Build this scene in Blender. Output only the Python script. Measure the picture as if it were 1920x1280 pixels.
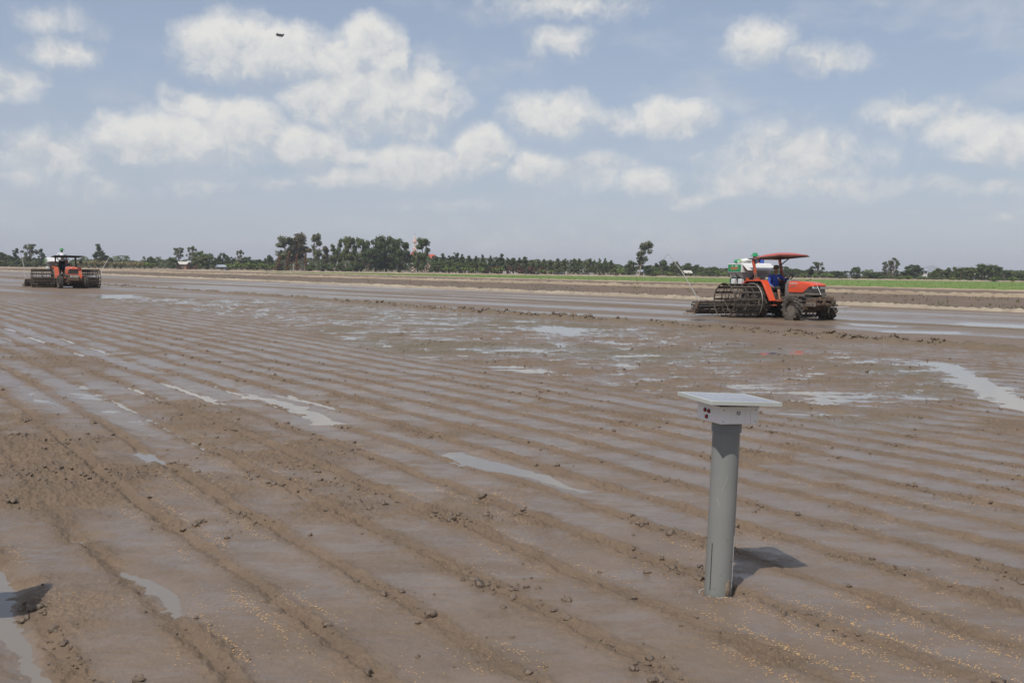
import bpy, math, random
import numpy as np
from mathutils import Matrix, Vector, Euler

for _o in list(bpy.data.objects):
    bpy.data.objects.remove(_o)
SC = bpy.context.scene
COL = SC.collection
RAD = math.radians

# ------------------------------------------------------------------ camera
CAMZ, FPX, PITCH, ROLL = 1.63, 1870.0, 4.178, 0.80
CAMR = (Matrix.Rotation(RAD(90 - PITCH), 3, 'X') @ Matrix.Rotation(RAD(ROLL), 3, 'Z'))
cam_d = bpy.data.cameras.new('camera')
cam = bpy.data.objects.new('camera', cam_d)
COL.objects.link(cam)
cam.matrix_world = Matrix.Translation((0, 0, CAMZ)) @ CAMR.to_4x4()
cam_d.sensor_width = 36.0
cam_d.lens = FPX / 1920 * 36
cam_d.clip_start = 0.05
cam_d.clip_end = 30000
SC.camera = cam

def ray(px, py):
    """viewing direction of a point of the photograph (1920 x 1280)"""
    return (CAMR @ Vector(((px - 960) / FPX, -(py - 640) / FPX, -1.0))).normalized()

def g(px, py, z=0.0):
    """where that line of sight meets the level z"""
    d = ray(px, py)
    k = (z - CAMZ) / d.z
    return Vector((d.x * k, d.y * k, z))

def P(px, py, D):
    """the point at depth D along it"""
    d = ray(px, py)
    k = D / d.y
    return Vector((d.x * k, D, CAMZ + d.z * k))

# ------------------------------------------------------------------ sun, sky, exposure
SUN_EL = 55.0
SHX, SHY = 0.34, 0.60                       # shadows fall this way on the ground
SUN_AZ = math.atan2(-SHX, -SHY)             # compass bearing of the sun, from +Y clockwise
sun_to = Vector((math.sin(SUN_AZ) * math.cos(RAD(SUN_EL)), math.cos(SUN_AZ) * math.cos(RAD(SUN_EL)), math.sin(RAD(SUN_EL))))
sun_d = bpy.data.lights.new('sun', 'SUN')
sun_d.energy = 3.6
sun_d.angle = RAD(0.55)
sun_d.color = (1.0, 0.95, 0.87)
sun = bpy.data.objects.new('sun', sun_d)
sun.rotation_euler = (-sun_to).to_track_quat('-Z', 'Y').to_euler()
sun.location = (0, 0, 300)
COL.objects.link(sun)
SC.view_settings.view_transform = 'Standard'
SC.view_settings.look = 'None'
SC.view_settings.gamma = 1.0
SC.view_settings.exposure = 0.0
SC.view_settings.use_curve_mapping = False
SC.cycles.use_denoising = True
SC.cycles.max_bounces = 5
SC.cycles.diffuse_bounces = 2
SC.cycles.glossy_bounces = 3
SC.cycles.transmission_bounces = 3
SC.cycles.volume_bounces = 0
SC.cycles.transparent_max_bounces = 6
SC.cycles.caustics_reflective = False
SC.cycles.caustics_refractive = False

world = bpy.data.worlds.new('World')
SC.world = world
world.use_nodes = True
world.cycles.sampling_method = 'MANUAL'
world.cycles.sample_map_resolution = 256
WT = world.node_tree
WT.nodes.clear()

class NB:
    """small helper for node trees"""
    def __init__(self, t):
        self.t = t
    def n(self, typ, **kw):
        nd = self.t.nodes.new(typ)
        for k, v in kw.items():
            setattr(nd, k, v)
        return nd
    def link(self, a, b):
        self.t.links.new(a, b)
    def put(self, sock, v):
        if v is None:
            return
        if isinstance(v, bpy.types.NodeSocket):
            self.t.links.new(v, sock)
        else:
            sock.default_value = v
    def m(self, op, a, b=None, c=None, clamp=False):
        nd = self.n('ShaderNodeMath', operation=op, use_clamp=clamp)
        for i, v in enumerate((a, b, c)):
            self.put(nd.inputs[i], v)
        return nd.outputs[0]
    def vm(self, op, a, b=None):
        nd = self.n('ShaderNodeVectorMath', operation=op)
        self.put(nd.inputs[0], a)
        if b is not None:
            if op == 'SCALE':
                self.put(nd.inputs[3], b)
            else:
                self.put(nd.inputs[1], b)
        return nd.outputs['Value'] if op in ('LENGTH', 'DOT_PRODUCT', 'DISTANCE') else nd.outputs[0]
    def noise(self, vec, scale, detail=4, rough=0.55, dist=0.0):
        nd = self.n('ShaderNodeTexNoise')
        self.put(nd.inputs['Vector'], vec)
        nd.inputs['Scale'].default_value = scale
        nd.inputs['Detail'].default_value = detail
        nd.inputs['Roughness'].default_value = rough
        nd.inputs['Distortion'].default_value = dist
        return nd
    def mix(self, f, a, b):
        nd = self.n('ShaderNodeMix', data_type='RGBA')
        self.put(nd.inputs[0], f)
        for s, v in ((nd.inputs[6], a), (nd.inputs[7], b)):
            self.put(s, v if isinstance(v, bpy.types.NodeSocket) else (*v[:3], 1.0))
        return nd.outputs[2]
    def step(self, x, lo, hi):
        nd = self.n('ShaderNodeMapRange', interpolation_type='SMOOTHSTEP')
        self.put(nd.inputs[0], x)
        nd.inputs[1].default_value = lo
        nd.inputs[2].default_value = hi
        return nd.outputs[0]

# clouds: x, y of the photo they stand at, half width, height above and below, strength
CLOUDS = [
    (440, 98, 95, 62, 60, 1), (520, 105, 120, 54, 48, 1), (620, 118, 120, 46, 46, .8), (695, 84, 62, 42, 62, 1),
    (728, 130, 46, 54, 62, 1), (700, 190, 160, 74, 74, 1.1), (785, 195, 70, 74, 72, 1), (620, 172, 85, 42, 38, .8),
    (365, 192, 62, 32, 38, .55), (272, 268, 82, 54, 50, 1), (455, 235, 84, 52, 72, 1.1), (380, 262, 96, 44, 52, 1),
    (570, 275, 96, 44, 42, 1), (640, 292, 70, 28, 28, .7), (775, 318, 104, 52, 42, 1), (665, 332, 120, 26, 26, .8),
    (905, 277, 60, 44, 54, .95), (1040, 218, 92, 40, 50, .8), (1265, 232, 76, 44, 36, .85), (1145, 226, 70, 28, 32, .45),
    (1050, 80, 72, 36, 36, .55), (1060, 15, 160, 32, 26, .5), (1425, 92, 60, 54, 36, .7), (1545, 106, 92, 30, 30, .55),
    (995, 312, 54, 34, 42, .75), (1055, 322, 120, 38, 42, .55), (1215, 345, 64, 30, 32, .65), (1272, 372, 42, 22, 22, .6),
    (1480, 300, 175, 76, 62, .6), (1400, 342, 110, 32, 32, .6), (1560, 352, 190, 27, 26, .5), (1705, 212, 85, 38, 40, .5),
    (1795, 237, 76, 42, 36, .6), (1895, 275, 100, 50, 46, .7), (1780, 346, 56, 22, 22, .45), (1322, 362, 42, 18, 20, .6),
    (1886, 408, 36, 16, 14, .45), (15, 160, 62, 36, 32, .6), (118, 100, 62, 32, 32, .55), (100, 45, 84, 28, 24, .35),
    (90, 288, 110, 44, 52, .6), (185, 356, 60, 26, 22, .5), (370, 346, 84, 27, 25, .42), (1895, 346, 66, 24, 20, .45),
    (510, 345, 90, 18, 18, .4), (950, 470, 230, 46, 30, .3), (1250, 465, 240, 40, 30, .25), (40, 330, 80, 20, 20, .35),
    (820, 385, 120, 20, 16, .3), (1120, 300, 90, 20, 20, .4),
]
def cloud_group(name, clouds, quad=False):
    grp = bpy.data.node_groups.new(name, 'ShaderNodeTree')
    grp.interface.new_socket('p', in_out='INPUT', socket_type='NodeSocketVector')
    grp.interface.new_socket('f', in_out='OUTPUT', socket_type='NodeSocketFloat')
    G = NB(grp)
    gi = G.n('NodeGroupInput')
    go = G.n('NodeGroupOutput')
    acc = None
    for (cx, cy, w, hu, hd, am) in clouds:
        d = ray(cx, cy - (hu - hd) / 2)
        a, e = math.atan2(d.x, d.y), math.asin(d.z)
        gs = 1.22 if am >= .75 else 1.1
        sx, sy = FPX / (w * gs), FPX * 2 / ((hu + hd) * gs)
        nd = G.n('ShaderNodeVectorMath', operation='MULTIPLY_ADD')
        G.link(gi.outputs[0], nd.inputs[0])
        nd.inputs[1].default_value = (sx, sy, 0)
        nd.inputs[2].default_value = (-a * sx, -e * sy, 0)
        v = G.m('MULTIPLY_ADD', G.vm('DOT_PRODUCT', nd.outputs[0], nd.outputs[0]) if quad else G.vm('LENGTH', nd.outputs[0]), -am, am)
        acc = v if acc is None else G.m('MAXIMUM', acc, v)
    G.link(acc, go.inputs[0])
    return grp
grp_all = cloud_group('cloud_field', CLOUDS)
grp_big = cloud_group('cloud_field_main', [c for c in CLOUDS if c[5] >= .65], True)

W = NB(WT)
tc = W.n('ShaderNodeTexCoord')
dirv = tc.outputs['Generated']
sep = W.n('ShaderNodeSeparateXYZ')
W.link(dirv, sep.inputs[0])
az = W.m('ARCTAN2', sep.outputs[0], sep.outputs[1])
el = W.m('ARCSINE', sep.outputs[2])
cmb = W.n('ShaderNodeCombineXYZ')
W.link(az, cmb.inputs[0])
W.link(el, cmb.inputs[1])
pv = cmb.outputs[0]
warp = W.vm('SUBTRACT', W.noise(pv, 26, 5, 0.6).outputs['Color'], (.5, .5, .5))
pw = W.vm('ADD', pv, W.vm('MULTIPLY', warp, (.036, .026, 0)))
def field(vec, grp):
    nd = W.n('ShaderNodeGroup')
    nd.node_tree = grp
    W.link(vec, nd.inputs[0])
    return nd.outputs[0]
n1 = W.noise(pw, 40, 7, .62).outputs[0]
pl = W.vm('ADD', pw, (-.006, .014, 0))
n2 = W.noise(pl, 40, 3, .62).outputs[0]
# the same sort of clouds carry on round the rest of the sky
away = W.step(W.m('ABSOLUTE', az), 0.52, 0.75)
up = W.step(el, 0.24, 0.36)
gen = W.m('MULTIPLY', W.m('SUBTRACT', W.noise(pv, 3.2, 3, .5).outputs[0], .52), 3.6)
gen = W.m('SUBTRACT', gen, W.m('MULTIPLY', W.m('SUBTRACT', 1.0, W.m('MAXIMUM', away, up)), 4.0))
F1 = W.m('MAXIMUM', field(pw, grp_all), gen)
Fb = field(pv, grp_big)
Fc = field(W.vm('ADD', pv, (-.004, .011, 0)), grp_big)
grad = W.m('MULTIPLY', W.m('MINIMUM', W.m('MAXIMUM', W.m('SUBTRACT', Fb, Fc), -.6), .6), W.step(Fb, -.8, .1))
dens = W.m('ADD', W.m('ADD', F1, W.m('MULTIPLY', W.m('SUBTRACT', n1, .47), .70)), W.m('MULTIPLY', grad, .16))
veil = W.noise(W.vm('MULTIPLY', pw, (1.0, 2.6, 1.0)), 7.5, 4, .55).outputs[0]
veil = W.m('MULTIPLY', W.step(veil, .46, .72), .36)
lit = W.m('ADD', W.m('MULTIPLY', grad, 1.25), W.m('MULTIPLY', W.m('SUBTRACT', n1, n2), 1.9))
lit = W.m('ADD', lit, .42, clamp=True)
cov = W.m('MULTIPLY', W.step(dens, -.06, .54), W.m('MULTIPLY_ADD', W.step(lit, .0, .45), .28, .72))
cov = W.m('MAXIMUM', cov, veil)
cloudc = W.mix(lit, (5.85, 6.15, 6.45), (8.3, 8.15, 7.75))
sky = W.n('ShaderNodeTexSky', sky_type='NISHITA')
sky.sun_disc = False
sky.sun_elevation = RAD(SUN_EL)
sky.sun_rotation = SUN_AZ
sky.altitude = 5
sky.air_density = 1.0
sky.dust_density = 0.4
sky.ozone_density = 1.6
low = W.step(el, 0.01, 0.12)
covx = W.m('MULTIPLY', cov, W.m('MULTIPLY_ADD', low, .34, .58))
bg = W.n('ShaderNodeBackground')
bg.inputs['Strength'].default_value = 0.1
air = W.m('MULTIPLY_ADD', W.step(el, 0.0, .30), -.30, .72)      # pale dry-season haze, thickest low down
skyc = W.mix(air, sky.outputs[0], (4.35, 4.80, 5.95))
W.link(W.mix(covx, skyc, cloudc), bg.inputs['Color'])
wo = W.n('ShaderNodeOutputWorld')
W.link(bg.outputs[0], wo.inputs[0])

# ------------------------------------------------------------------ materials
MATS = {}
def mat(name, c1, c2=None, rough=.6, scale=6.0, bump=0.0, metal=0.0, mud=0.0, coat=0.0, mudc=(.13, .095, .068), spec=.5):
    if name in MATS:
        return MATS[name]
    m = bpy.data.materials.new(name)
    m.use_nodes = True
    N = NB(m.node_tree)
    b = m.node_tree.nodes['Principled BSDF']
    t = N.n('ShaderNodeTexCoord').outputs['Object']
    nz = N.noise(t, scale, 5, .6)
    c2 = c2 or tuple(x * .72 for x in c1)
    col = N.mix(N.step(nz.outputs[0], .3, .7), c1, c2)
    r = N.m('MULTIPLY_ADD', nz.outputs[0], .25, rough - .12, clamp=True)
    if mud > 0:
        mz = N.noise(t, 5.5, 7, .68).outputs[0]
        f = N.step(mz, .74 - mud * .5, .80 - mud * .5 + .08)
        col = N.mix(f, col, mudc)
        r = N.m('MAXIMUM', r, N.m('MULTIPLY', f, .85))
    N.link(col, b.inputs['Base Color'])
    N.link(r, b.inputs['Roughness'])
    b.inputs['Metallic'].default_value = metal
    b.inputs['Coat Weight'].default_value = coat
    b.inputs['Specular IOR Level'].default_value = spec
    if bump:
        bp = N.n('ShaderNodeBump')
        bp.inputs['Strength'].default_value = bump
        bp.inputs['Distance'].default_value = .02
        N.link(N.noise(t, scale * 4, 6, .65).outputs[0], bp.inputs['Height'])
        N.link(bp.outputs[0], b.inputs['Normal'])
    MATS[name] = m
    return m

def leafmat(name, c1, c2, trans=.38):
    if name in MATS:
        return MATS[name]
    m = bpy.data.materials.new(name)
    m.use_nodes = True
    N = NB(m.node_tree)
    b = m.node_tree.nodes['Principled BSDF']
    out = m.node_tree.nodes['Material Output']
    t = N.n('ShaderNodeTexCoord').outputs['Object']
    f = N.step(N.noise(t, 9.0, 3, .6).outputs[0], .35, .65)
    oi = N.n('ShaderNodeObjectInfo')
    f = N.m('MULTIPLY_ADD', oi.outputs['Random'], .5, N.m('MULTIPLY', f, .6), clamp=True)
    col = N.mix(f, c1, c2)
    N.link(col, b.inputs['Base Color'])
    b.inputs['Roughness'].default_value = .6
    b.inputs['Specular IOR Level'].default_value = .25
    tr = N.n('ShaderNodeBsdfTranslucent')
    N.link(col, tr.inputs[0])
    mx = N.n('ShaderNodeMixShader')
    mx.inputs[0].default_value = trans
    N.link(b.outputs[0], mx.inputs[1])
    N.link(tr.outputs[0], mx.inputs[2])
    N.link(mx.outputs[0], out.inputs[0])
    MATS[name] = m
    return m

# ------------------------------------------------------------------ mesh helpers
def link_obj(name, me, parent=None):
    o = bpy.data.objects.new(name, me)
    COL.objects.link(o)
    if parent is not None:
        o.parent = parent
    return o

def tag(o, label=None, cat=None, group=None, kind=None):
    if label: o['label'] = label
    if cat: o['category'] = cat
    if group: o['group'] = group
    if kind: o['kind'] = kind
    return o

def empty(name, M):
    o = bpy.data.objects.new(name, None)
    o.empty_display_size = .2
    COL.objects.link(o)
    o.matrix_world = M
    return o

class MB:
    def __init__(self):
        self.v, self.f, self.mi = [], [], []
    def add(self, vs, fs, mi=0, M=None):
        o = len(self.v)
        if M is not None:
            vs = [M @ Vector(p) for p in vs]
        self.v += [tuple(p) for p in vs]
        self.f += [tuple(i + o for i in f) for f in fs]
        self.mi += [mi] * len(fs)
        return self
    def box(self, c, s, R=None, mi=0, M=None):
        x, y, z = s[0] / 2, s[1] / 2, s[2] / 2
        vs = [Vector(p) for p in ((-x, -y, -z), (x, -y, -z), (x, y, -z), (-x, y, -z), (-x, -y, z), (x, -y, z), (x, y, z), (-x, y, z))]
        if R is not None:
            q = Euler(R).to_matrix()
            vs = [q @ p for p in vs]
        vs = [p + Vector(c) for p in vs]
        return self.add(vs, [(0, 3, 2, 1), (4, 5, 6, 7), (0, 1, 5, 4), (1, 2, 6, 5), (2, 3, 7, 6), (3, 0, 4, 7)], mi, M)
    def bar(self, a, b, w, t, up=(0, 0, 1), mi=0):
        a, b = Vector(a), Vector(b)
        d = (b - a)
        L = d.length
        d.normalize()
        s = d.cross(Vector(up))
        if s.length < 1e-4:
            s = d.cross(Vector((1, 0, 0)))
        s.normalize()
        u = s.cross(d)
        vs = []
        for p in (a, b):
            for i, j in ((-1, -1), (1, -1), (1, 1), (-1, 1)):
                vs.append(p + s * (i * w / 2) + u * (j * t / 2))
        return self.add(vs, [(0, 1, 2, 3), (7, 6, 5, 4), (0, 4, 5, 1), (1, 5, 6, 2), (2, 6, 7, 3), (3, 7, 4, 0)], mi)
    def tube(self, pts, r, n=8, mi=0, closed=False, caps=True):
        pts = [Vector(p) for p in pts]
        k = len(pts)
        rs = r if isinstance(r, (list, tuple)) else [r] * k
        vs, fs = [], []
        prev = None
        for i, p in enumerate(pts):
            if closed:
                t = pts[(i + 1) % k] - pts[i - 1]
            else:
                t = pts[min(i + 1, k - 1)] - pts[max(i - 1, 0)]
            t.normalize()
            if prev is None:
                s = t.cross(Vector((0, 0, 1)))
                if s.length < .05:
                    s = t.cross(Vector((1, 0, 0)))
            else:
                s = prev - t * prev.dot(t)
            s.normalize()
            prev = s
            u = t.cross(s)
            for j in range(n):
                an = 2 * math.pi * j / n
                vs.append(p + (s * math.cos(an) + u * math.sin(an)) * rs[i])
        for i in range(k if closed else k - 1):
            a0, b0 = i * n, ((i + 1) % k) * n
            for j in range(n):
                fs.append((a0 + j, a0 + (j + 1) % n, b0 + (j + 1) % n, b0 + j))
        if caps and not closed:
            fs.append(tuple(range(n - 1, -1, -1)))
            fs.append(tuple(range((k - 1) * n, k * n)))
        return self.add(vs, fs, mi)
    def ring(self, c, R, r, axis='y', n=28, m=6, mi=0):
        pts = []
        for i in range(n):
            a = 2 * math.pi * i / n
            ca, sa = R * math.cos(a), R * math.sin(a)
            pts.append(Vector(c) + (Vector((ca, 0, sa)) if axis == 'y' else Vector((ca, sa, 0)) if axis == 'z' else Vector((0, ca, sa))))
        return self.tube(pts, r, m, mi, closed=True)
    def lathe(self, prof, n=24, M=None, mi=0, caps=True):
        vs, fs = [], []
        for (r, z) in prof:
            for j in range(n):
                a = 2 * math.pi * j / n
                vs.append((r * math.cos(a), r * math.sin(a), z))
        for i in range(len(prof) - 1):
            for j in range(n):
                fs.append((i * n + j, i * n + (j + 1) % n, (i + 1) * n + (j + 1) % n, (i + 1) * n + j))
        if caps:
            fs.append(tuple(range(n - 1, -1, -1)))
            fs.append(tuple(range((len(prof) - 1) * n, len(prof) * n)))
        return self.add(vs, fs, mi, M)
    def prism(self, poly, d0, d1, M=None, mi=0):
        """poly in local x,z; extruded along y"""
        n = len(poly)
        vs = [(p[0], d0, p[1]) for p in poly] + [(p[0], d1, p[1]) for p in poly]
        fs = [tuple(range(n)), tuple(range(2 * n - 1, n - 1, -1))]
        for i in range(n):
            j = (i + 1) % n
            fs.append((j, i, i + n, j + n))
        return self.add(vs, fs, mi, M)
    def loft(self, secs, mi=0, caps=True):
        n = len(secs[0])
        vs = [p for s in secs for p in s]
        fs = []
        for i in range(len(secs) - 1):
            for j in range(n):
                fs.append((i * n + j, i * n + (j + 1) % n, (i + 1) * n + (j + 1) % n, (i + 1) * n + j))
        if caps:
            fs.append(tuple(range(n - 1, -1, -1)))
            fs.append(tuple(range((len(secs) - 1) * n, len(secs) * n)))
        return self.add(vs, fs, mi)
    def ball(self, c, r, n=14, m=9, mi=0, R=None):
        if not isinstance(r, (list, tuple)):
            r = (r, r, r)
        vs, fs = [], []
        q = Euler(R).to_matrix() if R is not None else None
        for i in range(m + 1):
            th = math.pi * i / m
            for j in range(n):
                a = 2 * math.pi * j / n
                p = Vector((r[0] * math.sin(th) * math.cos(a), r[1] * math.sin(th) * math.sin(a), r[2] * math.cos(th)))
                if q:
                    p = q @ p
                vs.append(p + Vector(c))
        for i in range(m):
            for j in range(n):
                fs.append((i * n + j, (i + 1) * n + j, (i + 1) * n + (j + 1) % n, i * n + (j + 1) % n))
        return self.add(vs, fs, mi)
    def mesh(self, name, mats, smooth=True, angle=38):
        me = bpy.data.meshes.new(name)
        me.from_pydata(self.v, [], self.f)
        for m in (mats if isinstance(mats, (list, tuple)) else [mats]):
            me.materials.append(m)
        if len(set(self.mi)) > 1:
            me.polygons.foreach_set('material_index', self.mi)
        if smooth:
            me.polygons.foreach_set('use_smooth', [True] * len(me.polygons))
            me.set_sharp_from_angle(angle=RAD(angle))
        me.update()
        return me
    def build(self, name, mats, parent=None, smooth=True, bevel=0, angle=38):
        o = link_obj(name, self.mesh(name, mats, smooth, angle), parent)
        if bevel:
            b = o.modifiers.new('bevel', 'BEVEL')
            b.width = bevel
            b.segments = 2
            b.limit_method = 'ANGLE'
            b.angle_limit = RAD(40)
        return o

def np_mesh(name, V, F, mats, smooth=False):
    """V (n,3), F (m,k) numpy"""
    me = bpy.data.meshes.new(name)
    n, k = F.shape
    me.vertices.add(len(V))
    me.vertices.foreach_set('co', np.ascontiguousarray(V, dtype=np.float32).ravel())
    me.loops.add(n * k)
    me.loops.foreach_set('vertex_index', np.ascontiguousarray(F, dtype=np.int32).ravel())
    me.polygons.add(n)
    me.polygons.foreach_set('loop_start', np.arange(0, n * k, k, dtype=np.int32))
    if smooth:
        me.polygons.foreach_set('use_smooth', np.ones(n, dtype=bool))
    for m in (mats if isinstance(mats, (list, tuple)) else [mats]):
        me.materials.append(m)
    me.update(calc_edges=True)
    me.validate()
    return me

def leaf_normals(me, N):
    """leaf sprays take the rounding of the crown they belong to"""
    N = N / np.maximum(np.linalg.norm(N, axis=1), 1e-6)[:, None]
    me.polygons.foreach_set('use_smooth', np.ones(len(me.polygons), dtype=bool))
    me.normals_split_custom_set_from_vertices(N.astype(np.float32).tolist())
    return me

# lattice noise for heights
_r = np.random.default_rng(7)
TAB = _r.random((512, 512)).astype(np.float32)
def vn(x, y):
    xi = np.floor(x).astype(np.int64)
    yi = np.floor(y).astype(np.int64)
    fx = (x - xi).astype(np.float32)
    fy = (y - yi).astype(np.float32)
    fx = fx * fx * (3 - 2 * fx)
    fy = fy * fy * (3 - 2 * fy)
    x0, y0, x1, y1 = xi & 511, yi & 511, (xi + 1) & 511, (yi + 1) & 511
    a, b, c, d = TAB[x0, y0], TAB[x1, y0], TAB[x0, y1], TAB[x1, y1]
    return a + (b - a) * fx + (c - a) * fy + (a - b - c + d) * fx * fy
def fbm(x, y, o=4, gain=.5):
    s = np.zeros(np.shape(x), np.float32)
    a, t = 1.0, 0.0
    for i in range(o):
        s += a * vn(x + 17.3 * i, y - 9.1 * i)
        t += a
        a *= gain
        x, y = 1.66 * x + 1.2 * y, -1.2 * x + 1.66 * y
    return s / t
def sstep(x, a, b):
    t = np.clip((x - a) / (b - a), 0, 1)
    return t * t * (3 - 2 * t)
def poly_sd(x, y, poly):
    """signed distance to a polygon, positive inside"""
    d = np.full(x.shape, 1e9, np.float32)
    ins = np.zeros(x.shape, bool)
    n = len(poly)
    for i in range(n):
        ax, ay = poly[i][0], poly[i][1]
        bx, by = poly[(i + 1) % n][0], poly[(i + 1) % n][1]
        ex, ey = bx - ax, by - ay
        t = np.clip(((x - ax) * ex + (y - ay) * ey) / (ex * ex + ey * ey + 1e-12), 0, 1)
        d = np.minimum(d, (x - ax - t * ex) ** 2 + (y - ay - t * ey) ** 2)
        c = ((ay > y) != (by > y)) & (x < ex * (y - ay) / (ey if abs(ey) > 1e-9 else 1e-9) + ax)
        ins ^= c
    d = np.sqrt(d)
    return np.where(ins, d, -d)
def line_sd(x, y, pts):
    d = np.full(x.shape, 1e9, np.float32)
    for (ax, ay), (bx, by) in zip(pts[:-1], pts[1:]):
        ex, ey = bx - ax, by - ay
        t = np.clip(((x - ax) * ex + (y - ay) * ey) / (ex * ex + ey * ey), 0, 1)
        d = np.minimum(d, np.hypot(x - ax - t * ex, y - ay - t * ey))
    return d
# ------------------------------------------------------------------ the setting: fields, bunds, hills, haze
def yL1(px): return 507.6 + .0406 * px
def yL2(px): return 502.1 + .0291 * px
def yL3(px): return 499.2 + .0246 * px
def yL4(px): return 503.0 + .0135 * px

def mud_material():
    m = bpy.data.materials.new('wet_mud')
    m.use_nodes = True
    N = NB(m.node_tree)
    b = m.node_tree.nodes['Principled BSDF']
    t = N.n('ShaderNodeTexCoord').outputs['Object']
    wet = N.n('ShaderNodeAttribute', attribute_name='wet').outputs['Fac']
    tone = N.n('ShaderNodeAttribute', attribute_name='tone').outputs['Fac']
    a = N.noise(t, 2.3, 6, .6).outputs[0]
    c = N.noise(t, 30, 5, .65).outputs[0]
    col = N.mix(N.step(a, .3, .7), (.198, .139, .092), (.160, .116, .081))
    col = N.mix(N.m('MULTIPLY', N.step(c, .42, .75), .45), col, (.232, .168, .114))
    fineg = N.noise(t, 140, 5, .7).outputs[0]
    col = N.mix(N.m('MULTIPLY', N.step(fineg, .50, .70), .65), col, (.115, .080, .055))
    pale = N.noise(t, 90, 4, .7).outputs[0]
    col = N.mix(N.m('MULTIPLY', N.step(pale, .60, .74), .55), col, (.36, .27, .19))
    col = N.mix(tone, col, (.155, .125, .082))
    N.link(col, b.inputs['Base Color'])
    wn = N.m('ADD', wet, N.m('MULTIPLY', N.m('SUBTRACT', N.noise(t, 6, 5, .6).outputs[0], .5), .55), clamp=True)
    N.link(N.m('MULTIPLY_ADD', wn, -.52, .86), b.inputs['Roughness'])
    b.inputs['IOR'].default_value = 1.4
    b.inputs['Coat IOR'].default_value = 1.33
    b.inputs['Coat Roughness'].default_value = .16
    N.link(N.m('MULTIPLY', wn, .72), b.inputs['Coat Weight'])
    bp = N.n('ShaderNodeBump')
    bp.inputs['Distance'].default_value = .022
    N.link(N.m('MULTIPLY_ADD', wn, -.50, .80), bp.inputs['Strength'])
    hh = N.m('ADD', N.noise(t, 30, 7, .68).outputs[0], N.m('MULTIPLY', N.noise(t, 150, 4, .6).outputs[0], .4))
    N.link(hh, bp.inputs['Height'])
    N.link(bp.outputs[0], b.inputs['Normal'])
    N.link(bp.outputs[0], b.inputs['Coat Normal'])
    return m
MUD = mud_material()

def water_material():
    m = bpy.data.materials.new('puddle_water')
    m.use_nodes = True
    N = NB(m.node_tree)
    b = m.node_tree.nodes['Principled BSDF']
    t = N.n('ShaderNodeTexCoord').outputs['Object']
    b.inputs['Base Color'].default_value = (.21, .18, .145, 1)
    b.inputs['Roughness'].default_value = .06
    b.inputs['IOR'].default_value = 1.36
    bp = N.n('ShaderNodeBump')
    bp.inputs['Strength'].default_value = .12
    bp.inputs['Distance'].default_value = .01
    N.link(N.noise(t, 9, 3, .5).outputs[0], bp.inputs['Height'])
    N.link(bp.outputs[0], b.inputs['Normal'])
    return m
WATER = water_material()

def soil(name, c1, c2, c3, wetness=.0):
    m = bpy.data.materials.new(name)
    m.use_nodes = True
    N = NB(m.node_tree)
    b = m.node_tree.nodes['Principled BSDF']
    t = N.n('ShaderNodeTexCoord').outputs['Object']
    a = N.noise(t, .09, 6, .65).outputs[0]
    c = N.noise(t, 1.1, 6, .7).outputs[0]
    col = N.mix(N.step(a, .35, .65), c1, c2)
    col = N.mix(N.m('MULTIPLY', N.step(c, .45, .72), .7), col, c3)
    N.link(col, b.inputs['Base Color'])
    N.link(N.m('MULTIPLY_ADD', N.step(a, .5, .62), -wetness, .92), b.inputs['Roughness'])
    b.inputs['Specular IOR Level'].default_value = .3
    bp = N.n('ShaderNodeBump')
    bp.inputs['Strength'].default_value = .7
    bp.inputs['Distance'].default_value = .08
    N.link(c, bp.inputs['Height'])
    N.link(bp.outputs[0], b.inputs['Normal'])
    return m
SOIL_A = soil('ploughed_soil', (.165, .118, .084), (.135, .10, .075), (.20, .15, .105), .25)
SOIL_B = soil('ploughed_soil_far', (.17, .12, .088), (.15, .11, .08), (.20, .16, .10))
SOIL_G = soil('plain_soil', (.20, .155, .105), (.17, .14, .09), (.26, .21, .13))
PADDY = soil('paddy_green', (.150, .220, .048), (.170, .240, .055), (.13, .19, .045))
BUND = soil('dry_bund_earth', (.40, .34, .26), (.31, .26, .195), (.20, .16, .12))
BUND3 = soil('dark_bund_earth', (.17, .13, .095), (.13, .10, .07), (.26, .21, .15))
BUND2 = soil('low_bund_earth', (.36, .29, .21), (.28, .22, .16), (.24, .19, .13))

# --- base ground out to the horizon
rr = np.concatenate([[0.5], np.geomspace(2, 6400, 60)])
th = np.linspace(0, 2 * math.pi, 97)[:-1]
V = np.array([[r * math.sin(t), r * math.cos(t), -.16] for r in rr for t in th])
nt = len(th)
F = np.array([[i * nt + j, (i + 1) * nt + j, (i + 1) * nt + (j + 1) % nt, i * nt + (j + 1) % nt] for i in range(len(rr) - 1) for j in range(nt)])[:, ::-1]
tag(link_obj('ground', np_mesh('ground', V, F, SOIL_G)), 'flat brown farmland reaching to the tree line', kind='structure')

# --- wet seed bed: polar lattice, fine near the camera
NTH = 1040
ths = np.linspace(RAD(-36), RAD(36), NTH)
rl = [2.0]
while rl[-1] < 215:
    r = rl[-1]
    rl.append(r + min(max(.6 * r * r / 1625, .0095), .62))
rs_ = np.array(rl)
NR = len(rs_)
RR, TT = np.meshgrid(rs_, ths, indexing='ij')
X = (RR * np.sin(TT)).astype(np.float32)
Y = (RR * np.cos(TT)).astype(np.float32)

def gp(pts):
    return [tuple(g(*p))[:2] for p in pts]
def wob(x, y, amp, sc):
    return amp * (fbm(x * sc, y * sc, 3) - .5) * 2, amp * (fbm(x * sc + 50, y * sc + 31, 3) - .5) * 2

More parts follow.
